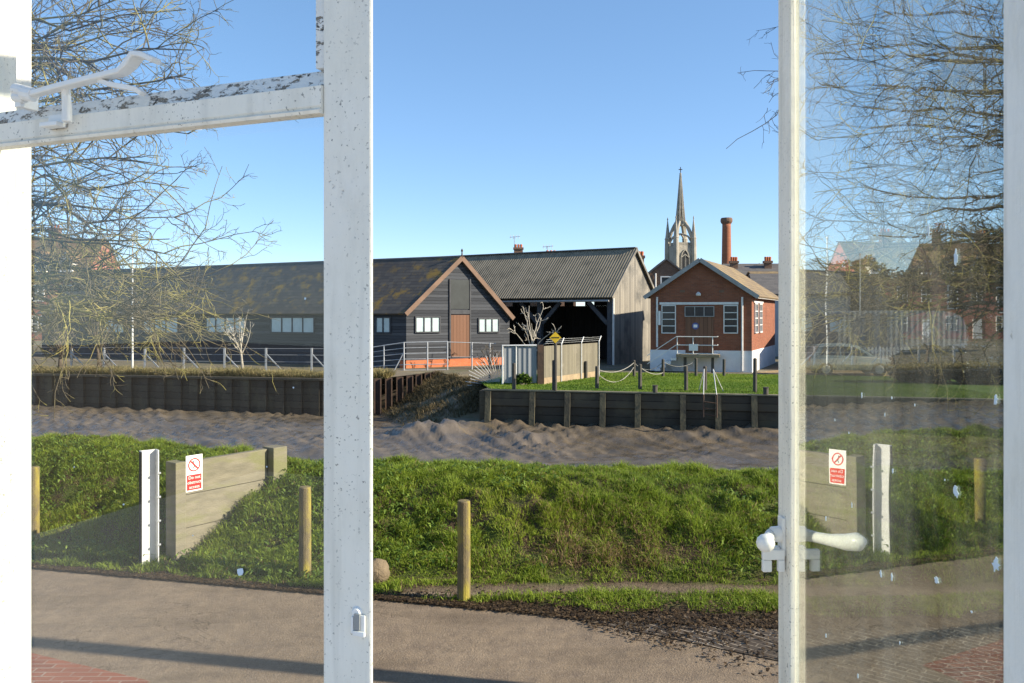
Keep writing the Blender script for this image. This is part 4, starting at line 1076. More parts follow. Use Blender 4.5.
mb = MB(); mb.tube([c0 - SG * .42 + V3((0, 0, zSe - .45)), c0 - SG * .42 + V3((0, 0, zSe - .45)) + SB * SL], 0.06, 6); mb.build('gutter', M['trim_grey'], shed)

# ------------------------------------------------------------------ brick building
FL = V3((6.99, 40.4, 0)); FR = V3((11.72, 39.1, 0))
KF = Face(FL.x, FL.y, FR.x - FL.x, FR.y - FL.y); KW = (FR - FL).length
KD = V3((0.43, 0.90, 0)).normalized(); KLen = 8.4
KS = Face(FR.x, FR.y, KD.x, KD.y)
bb = thing('brick_building', FL, 'small red brick building with gabled front, whitewashed base and front steps', 'building')
kA = KF.u(700); kzA = 5.52; kzE = 3.85
mb = MB(); mb.prism([KF.pt(0, 1.06), KF.pt(KW, 1.06), KF.pt(KW, kzE), KF.pt(kA, kzA), KF.pt(0, kzE)], KD * KLen); mb.build('wall', M['brick_red'], bb)
mb = MB(); mb.prism([KF.pt(-.015, 0, .015), KF.pt(KW + .015, 0, .015), KF.pt(KW + .015, 1.057, .015), KF.pt(-.015, 1.057, .015)], KD * (KLen + .02)); mb.build('plinth', M['whitewash'], bb)
mb = MB(); g_ = (kzA - kzE) / kA; o_ = 0.3
slab(mb, KF.pt(-o_, kzE - g_ * o_, 0.22), KF.pt(kA, kzA, 0.22), KD * (KLen + .5), 0.08)
slab(mb, KF.pt(kA, kzA, 0.22), KF.pt(KW + o_, kzE - g_ * o_, 0.22), KD * (KLen + .5), 0.08)
kr = mb.build('roof', M['tile_roof'], bb)
for (p0, p1) in (((-o_, kzE - g_ * o_), (kA, kzA)), ((kA, kzA), (KW + o_, kzE - g_ * o_))):
    MB().bar(KF.pt(p0[0], p0[1] + .03, 0.25), KF.pt(p1[0], p1[1] + .03, 0.25), 0.06, 0.2).build('bargeboard', M['trim_grey'], bb)
MB().obox(KS.pt(-.1, kzE - .22, 0.20), KD * (KLen + .3), KS.n * 0.12, V3((0, 0, .11))).build('gutter', M['trim'], bb)
MB().fbox(KF, KF.u(659.5), KF.u(738.5), KF.z(304.6, KF.u(700)), KF.z(302.2, KF.u(700)), 0.003, 0.06).build('lintel', M['trim'], bb)
window(KF, 662.5, 306, 675, 332.5, 1, 4, bb, M['trim'], M['pane_dark'])
window(KF, 724.5, 306, 737, 332.5, 1, 4, bb, M['trim'], M['pane_dark'])
dz = KF.z(353, KF.u(700))
dr = MB().fbox(KF, KF.u(685.5), KF.u(713.5), dz, KF.z(317, KF.u(700)), 0.003, 0.04).build('door', M['door_brown'], bb)
window(KF, 685.5, 307, 713.5, 316, 3, 1, dr, M['trim_grey'], M['pane_dark'], bar=0.04, name='fanlight')
MB().tube([KF.px(695.5, 326, 0.041), KF.px(695.5, 326, 0.055)], 0.17, 16).build('notice', M['blue_sign'], dr)
MB().fbox(KF, KF.u(693.6), KF.u(697.4), KF.z(327.5, 3), KF.z(324.6, 3), 0.056, 0.06).build('notice_plate', M['sign_white'], dr)
for px in (657.2, 742.2):
    MB().tube([KF.px(px, 297, 0.07), KF.px(px, 371 if px > 700 else 347, 0.07)], 0.05, 8).build('downpipe', M['trim'], bb)
MB().tube([KF.px(659.6, 311, 0.1), KF.px(659.6, 325, 0.1)], 0.06, 8).build('pipe_box', M['sign_white'], bb)
lm = MB().lathe(KF.px(698.5, 296, 0.12), [(0.03, 0), (0.12, 0.02), (0.13, .10), (0.05, .2)], 10).build('lamp', M['lamp_white'], bb)
for px in (680, 719): MB().obox(KF.px(px, 292.5, 0.003), KF.d * 0.24, KF.n * 0.02, V3((0, 0, 0.12))).build('vent_brick', M['brick_brown'], bb)
for s0 in (0.75, 2.25):
    window_uz(KS, s0, s0 + 0.8, 1.95, 3.35, 2, 4, bb, M['trim'], M['pane_dark'])
MB().obox(KS.pt(0.5, 3.42, 0.003), KD * 3.0, KS.n * .05, V3((0, 0, .10))).build('side_lintel', M['trim'], bb)
# landing, steps and railing
lu0, lu1 = KF.u(677.5), KF.u(720); lz = KF.z(353.5, KF.u(700))
mb = MB(); mb.fbox(KF, lu0, lu1, lz - 0.14, lz - 0.005, 0.02, 1.05); lnd = mb.build('landing', M['stone_wall'], bb)
for px in (686, 713): MB().fbox(KF, KF.u(px) - .07, KF.u(px) + .07, 0, lz - 0.145, 0.7, 0.85).build('landing_prop', M['post_dark'], lnd)
mb = MB()
for i in range(6): mb.fbox(KF, lu0 - 0.26 * (i + 1), lu0 - 0.26 * i - .003, 0.0 if False else max(0, lz - 0.18 * (i + 1) - .12), lz - 0.18 * (i + 1), 0.04, 0.95)
mb.build('steps', M['whitewash'], lnd)
mb = MB(); rz = lz
for px in (678.5, 694, 713): mb.tube([KF.pt(KF.u(px), rz - .1, 1.0), KF.pt(KF.u(px), rz + .86, 1.0)], 0.024, 6)
for hh in (0.86, 0.45, 0.03): mb.tube([KF.pt(lu0, rz + hh, 1.0), KF.pt(lu1 - 0.1, rz + hh, 1.0)], 0.024, 6); 
for hh in (0.86, 0.45): mb.tube([KF.pt(lu1 - 0.1, rz + hh, 1.0), KF.pt(lu1 - 0.1, rz + hh, 0.05)], 0.022, 6); mb.tube([KF.pt(lu0, rz + hh, 1.0), KF.pt(lu0 - 1.4, rz + hh - .95, 1.0)], 0.022, 6)
mb.build('railing', M['trim'], bb)
MB().fbox(KF, KF.u(690), KF.u(698.8), KF.z(350, 3), KF.z(343.5, 3), 1.03, 1.045).build('rail_notice', M['sign_white'], bb)

# ------------------------------------------------------------------ fences by the barn
FF = Face(*G(502.5, 385).xy, 1.0, 0.06)
gt = thing('sheet_gate', G(502.5, 385), 'grey sheet metal gate in a white tubular frame beside the barn', 'gate')
gu = FF.u(541.5); gh = FF.z(345.5, 0)
MB().fbox(FF, 0.06, gu - .2, 0.08, gh - 0.05, -0.03, 0.0).build('sheet', M['gate_sheet'], gt)
mb = MB(); mb.tube([FF.pt(0, 0, .02), FF.pt(0, gh, .02), FF.pt(gu - .2, gh, .02)], 0.04, 8); mb.tube([FF.pt(FF.u(516), 0, .02), FF.pt(FF.u(516), gh, .02)], 0.025, 8); mb.build('frame', M['steel_white'], gt)
MB().fbox(FF, gu - .16, gu + .08, 0, gh + .02, -.12, .06).build('gate_post', M['rust'], gt)
# board fence, receding
e0 = FF.pt(gu + .1, 0); e1 = G(598, 377)
BF = Face(e0.x, e0.y, e1.x - e0.x, e1.y - e0.y); bl = (e1 - e0).length
bf = thing('board_fence', e0, 'weathered close board fence with cranked posts next to the sheet gate', 'fence')
MB().fbox(BF, 0, bl, 0.28, 1.56, -0.04, 0.0).build('boards', M['fence_board'], bf)
MB().fbox(BF, 0, bl, 0.0, 0.278, -0.05, 0.01).build('gravel_board', M['stone_wall'], bf)
for i, px in enumerate((560.5, 580.5, 597.6)):
    u = BF.u(px) if i < 2 else bl
    MB().tube([BF.pt(u, 0, .05), BF.pt(u, 1.62, .05), BF.pt(u + .2, 1.86, .05)], 0.026, 6).build('post', M['steel_white'], bf)
mb = MB()
for k in range(3): mb.tube([BF.pt(0.0 + .06 * k, 1.66 + .08 * k, .05), BF.pt(bl + .06 * k, 1.66 + .08 * k, .05)], 0.004, 4)
mb.build('barbed_wire', M['steel_white'], bf)
ds = thing('diamond_sign', G(555.5, 391), 'yellow diamond sign on a dark post at the quay edge', 'sign')
b_ = G(555.5, 391.5); Yd = b_.y; ct = P(555.3, 337.5, Yd)
MB().tube([b_, P(555.5, 334, Yd + .03)], 0.055, 8).build('post', M['post_dark'], ds)
r_ = 0.215
MB().prism([ct + V3((-r_, -.08, 0)), ct + V3((0, -.08, -r_)), ct + V3((r_, -.08, 0)), ct + V3((0, -.08, r_))], (0, 0.02, 0)).build('plate', M['sign_yellow'], ds)
mb = MB()
for (a0, a1, zz) in ((-.14, -.10, 0), (-.085, -.05, 0), (-.035, .0, 0), (.015, .05, 0), (.065, .095, 0), (.105, .14, 0)): mb.obox(ct + V3((a0, -.086, -.022)), (a1 - a0, 0, 0), (0, .004, 0), (0, 0, .044))
mb.build('legend', M['sign_black'], ds)
# fan of anti climb spikes
fc_ = P(498, 386, 33.2); fan = thing('spike_fan', fc_, 'fan of pale anti climb spikes at the end of the quay', 'railing')
mb = MB()
for k in range(17):
    t = R(178 - 6.6 * k); L = 1.28 + 0.1 * math.sin(k * 2.1)
    mb.tube([fc_ + V3((0.06 * math.cos(t), 0, .06 * math.sin(t))), fc_ + V3((L * math.cos(t), -.15, L * math.sin(t)))], 0.013, 5)
mb.build('spike', M['steel_white'], fan)
MB().lathe(fc_ - V3((0, 0, .15)), [(.08, 0), (.08, .25), (.03, .3)], 8).build('hub', M['rust'], fan)
# tubular railing in front of the gable
rl = thing('tube_railing', G(405, 374), 'galvanised tube railing with many rails in front of the barn gable', 'railing')
mb = MB()
pts = [(360, 349, 374), (404, 342.5, 373), (448, 341.5, 372.5), (496, 343, 371)]
Yp = [41.0, 40.6, 40.9, 41.6]
for i, px in enumerate((384, 404, 427.5, 447.5, 472, 490)):
    Yq = np.interp(px, [p[0] for p in pts], Yp); mb.tube([P(px, 371, Yq), P(px, np.interp(px, [p[0] for p in pts], [p[1] for p in pts]), Yq)], 0.038, 6)
for k in range(6):
    t = k / 5.5
    mb.tube([P(p[0], p[1] + (p[2] - p[1]) * t, y_) for p, y_ in zip(pts[:3], Yp)], 0.022 if k else .03, 6)
mb.tube([P(448, 342, 40.9), P(496, 343.5, 41.6)], 0.02, 6); mb.tube([P(448, 357, 40.9), P(496, 357, 41.6)], 0.015, 6)
mb.tube([P(404, 352, 40.6), P(394, 371, 40.6)], 0.03, 6)
mb.build('rail', M['steel'], rl)
# wire fence to the left with braced posts
wf = thing('wire_fence', G(266, 371), 'long wire fence with braced concrete posts in front of the barn', 'fence')
fx = [-10, 30, 71.6, 104, 145, 184, 224.5, 266, 311.7, 350]
prev = None
for px in fx:
    Yq = 40.0 + (312 - px) * 0.0075; b = P(px, 0, Yq); b.z = 0; tp = P(px, 348, Yq)
    MB().bar(b, tp, 0.09, 0.09).build('post', M['steel'], wf)
    if px > 60: MB().bar(tp - V3((0, 0, .28)), b + V3((0.75, -.1, 0.1)), 0.05, 0.05).build('brace', M['steel'], wf)
a_, z_ = P(-10, 0, 42.3), P(372, 0, 39.7)
mb = MB()
for zz in (1.12, 0.8, 0.45): mb.tube([V3((a_.x, a_.y, zz)), V3((z_.x, z_.y, zz))], 0.010, 4)
mb.build('wire', M['steel'], wf)

# ------------------------------------------------------------------ church, chimney and houses behind
CY = 240.0; cx = (680.5 - 512) / F * CY
def cz_(py): return HC + (HOR - py) / F * CY
ct_ = thing('church', (cx, CY, 0), 'pale stone church tower with pinnacles and a spire on flying ribs', 'church')
rot = R(14); ca, sa = math.cos(rot), math.sin(rot)
def CP(x, y, z): return V3((cx + x * ca - y * sa, CY + x * sa + y * ca, z))
hw = 2.85; zp = cz_(246)
MB().obox(CP(-hw, -hw, 0), CP(2 * hw, 0, 0) - CP(0, 0, 0), CP(0, 2 * hw, 0) - CP(0, 0, 0), V3((0, 0, zp))).build('tower', M['church'], ct_)
mb = MB()
for i in range(9):
    for sd in range(4):
        t = -hw + (i + .25) * 2 * hw / 9; a = [(t, -hw), (t, hw - .4), (-hw, t), (hw - .4, t)][sd]
        w = .42
        mb.obox(CP(a[0], a[1], zp), CP(w, 0, 0) - CP(0, 0, 0), CP(0, w, 0) - CP(0, 0, 0), V3((0, 0, .9)))
mb.build('parapet', M['church'], ct_)
for (sx, sy) in ((-1, -1), (1, -1), (1, 1), (-1, 1)):
    c = CP(sx * hw, sy * hw, 0); mb = MB()
    mb.lathe(c, [(0.95, 0), (0.9, zp - 1), (0.82, zp + 2.0), (0.95, zp + 2.2), (0.72, zp + 2.6), (0.12, cz_(219.5)), (0.22, cz_(219)), (0.05, cz_(216.5))], 8)
    mb.build('pinnacle', M['church'], ct_)
    zr = cz_(222); pts = []
    for i in range(9):
        t = i / 8; rad = (1 - t) ** 1.0 * hw * .93 + t * .85
        zz = zp + 1.8 + (zr - zp - 1.8) * (t ** 1.15) + 1.6 * math.sin(math.pi * t) * .5
        pts.append(CP(sx * rad, sy * rad, zz))
    mb = MB(); mb.tube(pts, [.55] * 9, 6)
    mb.tube([CP(sx * hw * .85, sy * hw * .85, zp + .9), CP(sx * 1.6, sy * 1.6, zp + 2.8), CP(sx * .2, sy * .2, cz_(234))], [.34, .3, .3], 5)
    mb.build('flying_rib', M['church'], ct_)
mb = MB(); zs = cz_(224); ztp = cz_(174.5)
for k in range(8):
    t = k * math.pi / 4 + .39
    mb.tube([V3((cx + 1.35 * math.cos(t), CY + 1.35 * math.sin(t), zs)), V3((cx + .85 * math.cos(t), CY + .85 * math.sin(t), zs + (ztp - zs) * .38)), V3((cx + .2 * math.cos(t), CY + .2 * math.sin(t), ztp))], [.3, .26, .12], 5)
mb.lathe((cx, CY, 0), [(1.4, zs - .6), (1.5, zs), (1.2, zs + .8)], 8); mb.lathe((cx, CY, 0), [(.95, zs + 4.6), (.85, zs + 5.4)], 8)
mb.lathe((cx, CY, 0), [(.72, zs + (ztp - zs) * .45), (.28, ztp), (.34, ztp + .3), (.05, ztp + .6)], 8)
mb.build('spire', M['church'], ct_)
mb = MB(); mb.tube([V3((cx, CY, ztp)), V3((cx, CY, cz_(167)))], .13, 6); mb.tube([V3((cx - .55, CY, cz_(169.5))), V3((cx + .55, CY, cz_(169.5)))], .13, 6); mb.build('cross', M['church_dark'], ct_)
for s_ in (0,):
    zb_, zm, zt_ = zp - 8.5, zp - 3.6, zp - 1.4
    mb = MB(); mb.prism([CP(-1.25, -hw - .02, zb_), CP(1.25, -hw - .02, zb_), CP(1.25, -hw - .02, zm), CP(.75, -hw - .02, zm + 1.4), CP(0, -hw - .02, zt_), CP(-.75, -hw - .02, zm + 1.4), CP(-1.25, -hw - .02, zm)], CP(0, -.12, 0) - CP(0, 0, 0))
    w_ = mb.build('belfry_window', M['church_dark'], ct_)
    mb = MB()
    for a, b in (((-1.3, zb_), (-1.3, zm)), ((-1.3, zm), (-.8, zm + 1.45)), ((-.8, zm + 1.45), (0, zt_ + .1)), ((0, zt_ + .1), (.8, zm + 1.45)), ((.8, zm + 1.45), (1.3, zm)), ((1.3, zm), (1.3, zb_)), ((0, zb_), (0, zm + .6)), ((-1.2, zm), (0, zm + .9)), ((0, zm + .9), (1.2, zm))):
        mb.bar(CP(a[0], -hw - .22, a[1]), CP(b[0], -hw - .22, b[1]), .24, .24)
    mb.build('tracery', M['church'], w_)
KY = 75.0; kc = P(726.5, 0, KY)
fy = thing('factory_chimney', (kc.x, KY, 0), 'tall round brick factory chimney with a corbelled top', 'chimney')
def kz(py): return HC + (HOR - py) / F * KY
MB().lathe((kc.x, KY, 0), [(.62, 0), (.46, kz(268)), (.40, kz(228)), (.40, kz(224))], 14).build('stack', M['brick_stack'], fy, smooth=True)
MB().lathe((kc.x, KY, 0), [(.40, kz(224)), (.50, kz(223)), (.56, kz(221.5)), (.56, kz(219.5)), (.50, kz(218)), (.36, kz(218))], 14).build('cap', M['brick_brown'], fy)

def house(name, label, o, dx, dy, w, dep, ze, zr, wall, roofm, chims=(), wins=(), cat='house', group=None, gable_front=False, pot=True):
    fc = Face(o[0], o[1], dx, dy); t = thing(name, fc.pt(0, 0), label, cat, group); dp = -fc.n * dep
    if gable_front:
        mb = MB(); mb.prism([fc.pt(0, 0), fc.pt(w, 0), fc.pt(w, ze), fc.pt(w / 2, zr), fc.pt(0, ze)], dp); mb.build('wall', wall, t)
        mb = MB(); g = (zr - ze) / (w / 2)
        slab(mb, fc.pt(-.25, ze - g * .25, .15), fc.pt(w / 2, zr, .15), dp * 1.05, .12); slab(mb, fc.pt(w / 2, zr, .15), fc.pt(w + .25, ze - g * .25, .15), dp * 1.05, .12)
    else:
        mid = dp * .5
        mb = MB(); mb.prism([fc.pt(0, 0), fc.pt(0, ze), fc.pt(0, zr) + mid, fc.pt(0, ze) + dp, fc.pt(0, 0) + dp], fc.d * w); mb.build('wall', wall, t)
        mb = MB(); g = (zr - ze) / (dep / 2)
        slab(mb, fc.pt(-.1, ze - g * .25, .25), fc.pt(-.1, zr, 0) + mid, fc.d * (w + .2), .12); slab(mb, fc.pt(-.1, zr) + mid, fc.pt(-.1, ze - g * .25, -.25) + dp, fc.d * (w + .2), .12)
    rf = mb.build('roof', roofm, t)
    for (u, back, zt, cw) in chims:
        c = fc.pt(u, 0, -back)
        mb = MB(); mb.box(V3((c.x, c.y, (ze + zt) / 2)), (cw, cw * .7, zt - ze), (dx, dy, 0)); mb.box(V3((c.x, c.y, zt - .1)), (cw + .16, cw * .7 + .16, .2), (dx, dy, 0))
        ch_ = mb.build('chimney', M['brick_brown'], rf)
        if pot:
            mb = MB()
            for q_ in (-.3, 0.02, .32): mb.lathe(V3((c.x + q_ * cw, c.y, zt)), [(.11, 0), (.13, .3), (.10, .36)], 8)
            mb.build('chimney_pot', M['brick_orange'], ch_)
    for (u0, u1, z0, z1, c_, r_) in wins: window_uz(fc, u0, u1, z0, z1, c_, r_, t, M['trim'], M['pane_dark'], bar=.09)
    return t, fc
# gabled house between shed and brick building
o = P(640, 0, 60); t, fc = house('gabled_house', 'brown gabled house rising between the shed and the brick building', (o.x, o.y), 1, -.1, 3.9, 8, 5.3, 6.9, M['brick_brown'], M['slate'], ((0.2, 4.5, 7.55, .75),), ((1.6, 2.4, 4.6, 5.6, 1, 2),), gable_front=True)
MB().tube([fc.pt(1.15, 0, .08), fc.pt(1.15, 5.9, .08)], .06, 6).build('downpipe', M['trim'], t)
o = P(505, 0, 82); house('chimney_house', 'house hidden behind the shed, pot topped chimney nearest the barn ridge', (o.x, o.y), 1, 0, 3.5, 7, 6.3, 8.6, M['brick_brown'], M['slate'], ((1.4, 3.5, 9.95, .95),), cat='house')
o = P(541, 0, 80); house('chimney_house', 'house hidden behind the shed, wide low row of chimney pots above its ridge', (o.x, o.y), 1, 0, 3.5, 7, 6.3, 8.4, M['brick_brown'], M['slate'], ((1.15, 3.5, 9.15, 1.2),), cat='house')
for px, pt, Yq, w in ((514.5, 234, 82, 'above the taller chimney by the barn'), (549, 244, 80, 'leaning over the low chimney row')):
    a = P(px, pt, Yq); an = thing('television_aerial', V3((a.x, a.y, 9.0)), 'thin television aerial ' + w, 'aerial')
    mb = MB(); mb.tube([V3((a.x, a.y + 3.5, 8.3)), V3((a.x, a.y + 3.5, a.z + .1))], .035, 5); mb.tube([V3((a.x - .5, a.y + 3.5, a.z)), V3((a.x + .6, a.y + 3.5, a.z + .1))], .03, 5)
    for k in range(4): mb.tube([V3((a.x - .4 + .3 * k, a.y + 3.5, a.z - .2)), V3((a.x - .4 + .3 * k, a.y + 3.5, a.z + .25))], .025, 4)
    mb.build('mast', M['steel'], an)
o = P(730, 0, 68); house('slate_house', 'slate roofed house with two chimneys behind the brick building', (o.x, o.y), 1, -.08, 7.5, 6, 5.6, 7.2, M['brick_brown'], M['slate'], ((0.75, 2.2, 7.5, .62), (3.65, 2.2, 7.5, .6)), ())
o = P(757, 0, 54); house('rendered_house', 'pale rendered house with a low roof right of the brick building', (o.x, o.y), 1, -.15, 6, 6, 4.2, 5.6, M['render_grey'], M['slate'], (), ((2, 3, 1.6, 3, 2, 2),))
o = P(744, 0, 60); house('tiled_cottage', 'tile roofed cottage peeping over the side wall of the brick building', (o.x + 1.6, o.y), 1, .1, 6, 6, 4.4, 6.1, M['brick_brown'], M['tile_roof'])
# terrace on the left (seen directly and in the casement's reflection)
TY = 86.0; tx = (84 - 512) / F * TY
def terrace(i, label):
    w = 6.2; ox = tx - w * (i + 1)
    t, fc = house('terrace_house', label, (ox, TY + .2 * i), 1, -.03, w, 9, 6.6, 11.3, M['brick_far'], M['moss_roof'], ((0.4, 4.5, 12.6, 1.1),), ((0.7, 1.9, 4.3, 5.9, 2, 2), (3.9, 5.1, 4.3, 5.9, 2, 2), (0.7, 1.9, 1.0, 2.6, 2, 2)), group='terraced houses across the creek')
    MB().fbox(fc, 3.9, 5.0, 0, 2.3, .003, .08).build('door', M['trim'], t)
    MB().fbox(fc, 0.0, w, 6.35, 6.6, .003, .12).build('cornice', M['trim'], t)
    for u in (1.3, 4.1):
        zb = 7.4; mb = MB()
        mb.prism([fc.pt(u - .65, zb, -.35), fc.pt(u + .65, zb, -.35), fc.pt(u + .65, zb + 1.3, -.35), fc.pt(u, zb + 2.2, -.35), fc.pt(u - .65, zb + 1.3, -.35)], -fc.n * 2.4)
        dm = mb.build('dormer', M['trim'], t)
        MB().fbox(fc, u - .4, u + .4, zb + .25, zb + 1.3, -.349, -.31).build('pane', M['pane_dark'], dm)
        mb = MB(); slab(mb, fc.pt(u - .85, zb + 1.0, -.2), fc.pt(u, zb + 2.25, -.2), -fc.n * 2.6, .09); slab(mb, fc.pt(u, zb + 2.25, -.2), fc.pt(u + .85, zb + 1.0, -.2), -fc.n * 2.6, .09); mb.build('dormer_roof', M['moss_roof'], dm)
    return t
for i, l in enumerate(('red brick terraced house nearest the long barn, white dormers in its mossy roof', 'second red brick terraced house from the barn, white gabled dormers', 'third terraced house from the barn, seen mirrored in the open casement', 'fourth terraced house from the barn, seen mirrored in the open casement', 'last terraced house of the row, farthest from the barn')):
    terrace(i, l)
# masts
for px, yt, Yq, lab, nm in ((132.5, 236, 38.0, 'thin pale mast rising in front of the long barn roof', 'mast'), (860, 255, 46.0, 'white flagpole behind the parked car, seen through the casement', 'flagpole')):
    a = P(px, yt, Yq); b = V3((a.x, Yq, 0)); t = thing(nm, b, lab, 'pole')
    MB().tube([b, V3((a.x, Yq, a.z))], [.05, .03], 8).build('pole', M['steel_white'], t); MB().lathe(a, [(.03, -.02), (.07, .04), (.02, .12)], 8).build('cap', M['trim'], t)

# ------------------------------------------------------------------ right bank seen through the casement
o = V3((16.4, 40.4, 0)); gs = thing('arched_shed', o, 'pale grey shed with an arched roof behind the picket fence', 'shed')
AF = Face(o.x, o.y, 1, -.12); aw = 6.2
arc = [AF.pt(aw * (0.5 - .5 * math.copysign(abs(math.cos(math.pi * i / 12)) ** .35, math.cos(math.pi * i / 12))), 1.3 + 1.75 * math.sin(math.pi * i / 12) ** .45) for i in range(13)][::-1]
mb = MB(); mb.prism([AF.pt(0, 0), AF.pt(aw, 0)] + arc, -AF.n * 7); mb.build('shell', M['shell'], gs)
for u in (1.4, 2.1): MB().fbox(AF, u, u + .3, 0, 2.9, .003, .06).build('door_strip', M['post_dark'], gs)
pf = thing('picket_fence', (16, 38.6, 0), 'white picket fence in front of the pale arched shed', 'fence')
PF = Face(*P(817, 0, 39.2).xy, 1, -.1)
mb = MB()
for k in range(26):
    u = .17 * k * 1.0
    mb.prism([PF.pt(u, .45, 0), PF.pt(u + .11, .45, 0), PF.pt(u + .11, 1.2, 0), PF.pt(u + .055, 1.28, 0), PF.pt(u, 1.2, 0)], PF.n * .025)
mb.build('picket', M['trim'], pf)
mb = MB()
for zz in (.6, 1.05): mb.fbox(PF, 0, 4.4, zz, zz + .07, -.05, -.002)
for u in (0, 2.2, 4.3): mb.fbox(PF, u, u + .09, 0, 1.2, -.15, -.052)
mb.build('rail', M['trim'], pf)
def car(x, y, rz, paint, label):
    t = thing('parked_car', (x, y, 0), label, 'car', 'cars parked behind the lawn')
    c, s = math.cos(rz), math.sin(rz)
    def Q(a, b, z): return V3((x + a * c - b * s, y + a * s + b * c, z))
    W_ = .82
    sec = [(-1.85, .35, .35, .80), (-1.80, .32, .30, .92), (-1.2, .28, .28, .95), (-.5, .28, .28, .93), (.5, .28, .28, .90), (1.0, .28, .28, .86), (1.6, .30, .30, .76), (1.88, .36, .36, .62)]
    mb = MB(); vs = []; fs = []
    for a, z0, _, z1 in sec:
        w = W_ * (0.93 if abs(a) > 1.75 else 1)
        vs += [Q(a, -w * .94, z0), Q(a, w * .94, z0), Q(a, w, z0 + .25), Q(a, w * .93, z1), Q(a, -w * .93, z1), Q(a, -w, z0 + .25)]
    for i in range(len(sec) - 1):
        for j in range(6): fs.append((6 * i + j, 6 * i + (j + 1) % 6, 6 * i + 6 + (j + 1) % 6, 6 * i + 6 + j))
    fs += [tuple(range(6))[::-1], tuple(range(6 * len(sec) - 6, 6 * len(sec)))]
    mb.add(vs, [f[::-1] for f in fs])
    top = [(-1.72, .93, .70), (-1.35, 1.40, .60), (-.3, 1.46, .60), (.25, 1.42, .60), (1.05, .87, .70)]
    body = mb.build('body', paint, t, bevel=.03)
    mb = MB(); pr = [(-1.74, .90), (-1.42, 1.38), (-.9, 1.47), (-.1, 1.47), (.3, 1.40), (1.08, .86)]
    vs = [Q(a, -.74 + .16 * (z - .86) / .6, z) for a, z in pr] + [Q(a, .74 - .16 * (z - .86) / .6, z) for a, z in pr]
    n = len(pr); fs = [tuple(range(n)), tuple(range(n, 2 * n))[::-1]] + [(i, n + i, n + (i + 1) % n, (i + 1) % n) for i in range(n)]
    mb.add(vs, fs); mb.build('cabin', paint, t, bevel=.03)
    for sd in (-1, 1):
        mb = MB()
        for w in ([(-1.4, .95), (-1.25, 1.36), (-.55, 1.38), (-.52, .95)], [(-.45, .95), (-.47, 1.38), (.18, 1.33), (.75, .95)]):
            mb.prism([Q(a, sd * (.745 - .16 * (z - .86) / .6), z) for a, z in w], Q(0, sd * .012, 0) - Q(0, 0, 0))
        mb.build('side_window', M['pane_dark'], t)
    mb = MB(); mb.prism([Q(.36, -.58, 1.36), Q(.36, .58, 1.36), Q(1.0, .68, .93), Q(1.0, -.68, .93)], Q(.02, 0, .03) - Q(0, 0, 0)); mb.build('windscreen', M['pane_dark'], t)
    for a in (-1.18, 1.18):
        for sd in (-1, 1):
            w = MB().tube([Q(a, sd * .66, .31), Q(a, sd * .84, .31)], .31, 18).build('wheel', M['tyre'], t)
            MB().tube([Q(a, sd * .8405, .31), Q(a, sd * .852, .31)], [.2, .18], 14).build('rim', M['steel'], w)
    for sd in (-1, 1):
        MB().box(Q(1.82, sd * .58, .62), (.14, .28, .14), (c, s)).build('headlight', M['sign_white'], t); MB().box(Q(-1.82, sd * .62, .75), (.08, .18, .2), (c, s)).build('tail_light', M['sign_red'], t)
    return t
cc = P(847, 0, 37.6); car(cc.x, cc.y, R(-6), M['car_a'], 'sage grey hatchback parked before the picket fence')
cc = P(962, 0, 37.0); car(cc.x, cc.y, R(172), M['car_b'], 'blue grey car parked beyond the white cabinet')
a = P(935, 371, 37.6); a.z = 0
wb = thing('utility_cabinet', a, 'upright white utility cabinet at the edge of the lawn', 'cabinet')
MB().box(a + V3((0, -2.4, .55)), (.42, .35, 1.1)).build('body', M['sign_white'], wb, bevel=.02); MB().box(a + V3((0, -2.4, 1.14)), (.5, .42, .07)).build('cap', M['trim'], wb)
o = P(938, 0, 58); t, fc = house('balcony_house', 'red brick house with a white balcony beyond the parked cars', (o.x, o.y), 1, -.2, 9, 8, 6.0, 8.2, M['brick_far'], M['moss_roof'], ((1.0, 3, 9.4, .9),), ((.7, 1.9, 3.3, 4.9, 2, 2), (4.0, 5.2, 3.0, 4.9, 2, 1), (.7, 1.9, 1.0, 2.4, 2, 2)))
MB().fbox(fc, 3.2, 7, 2.5, 2.75, .003, 1.0).build('balcony', M['trim'], t)

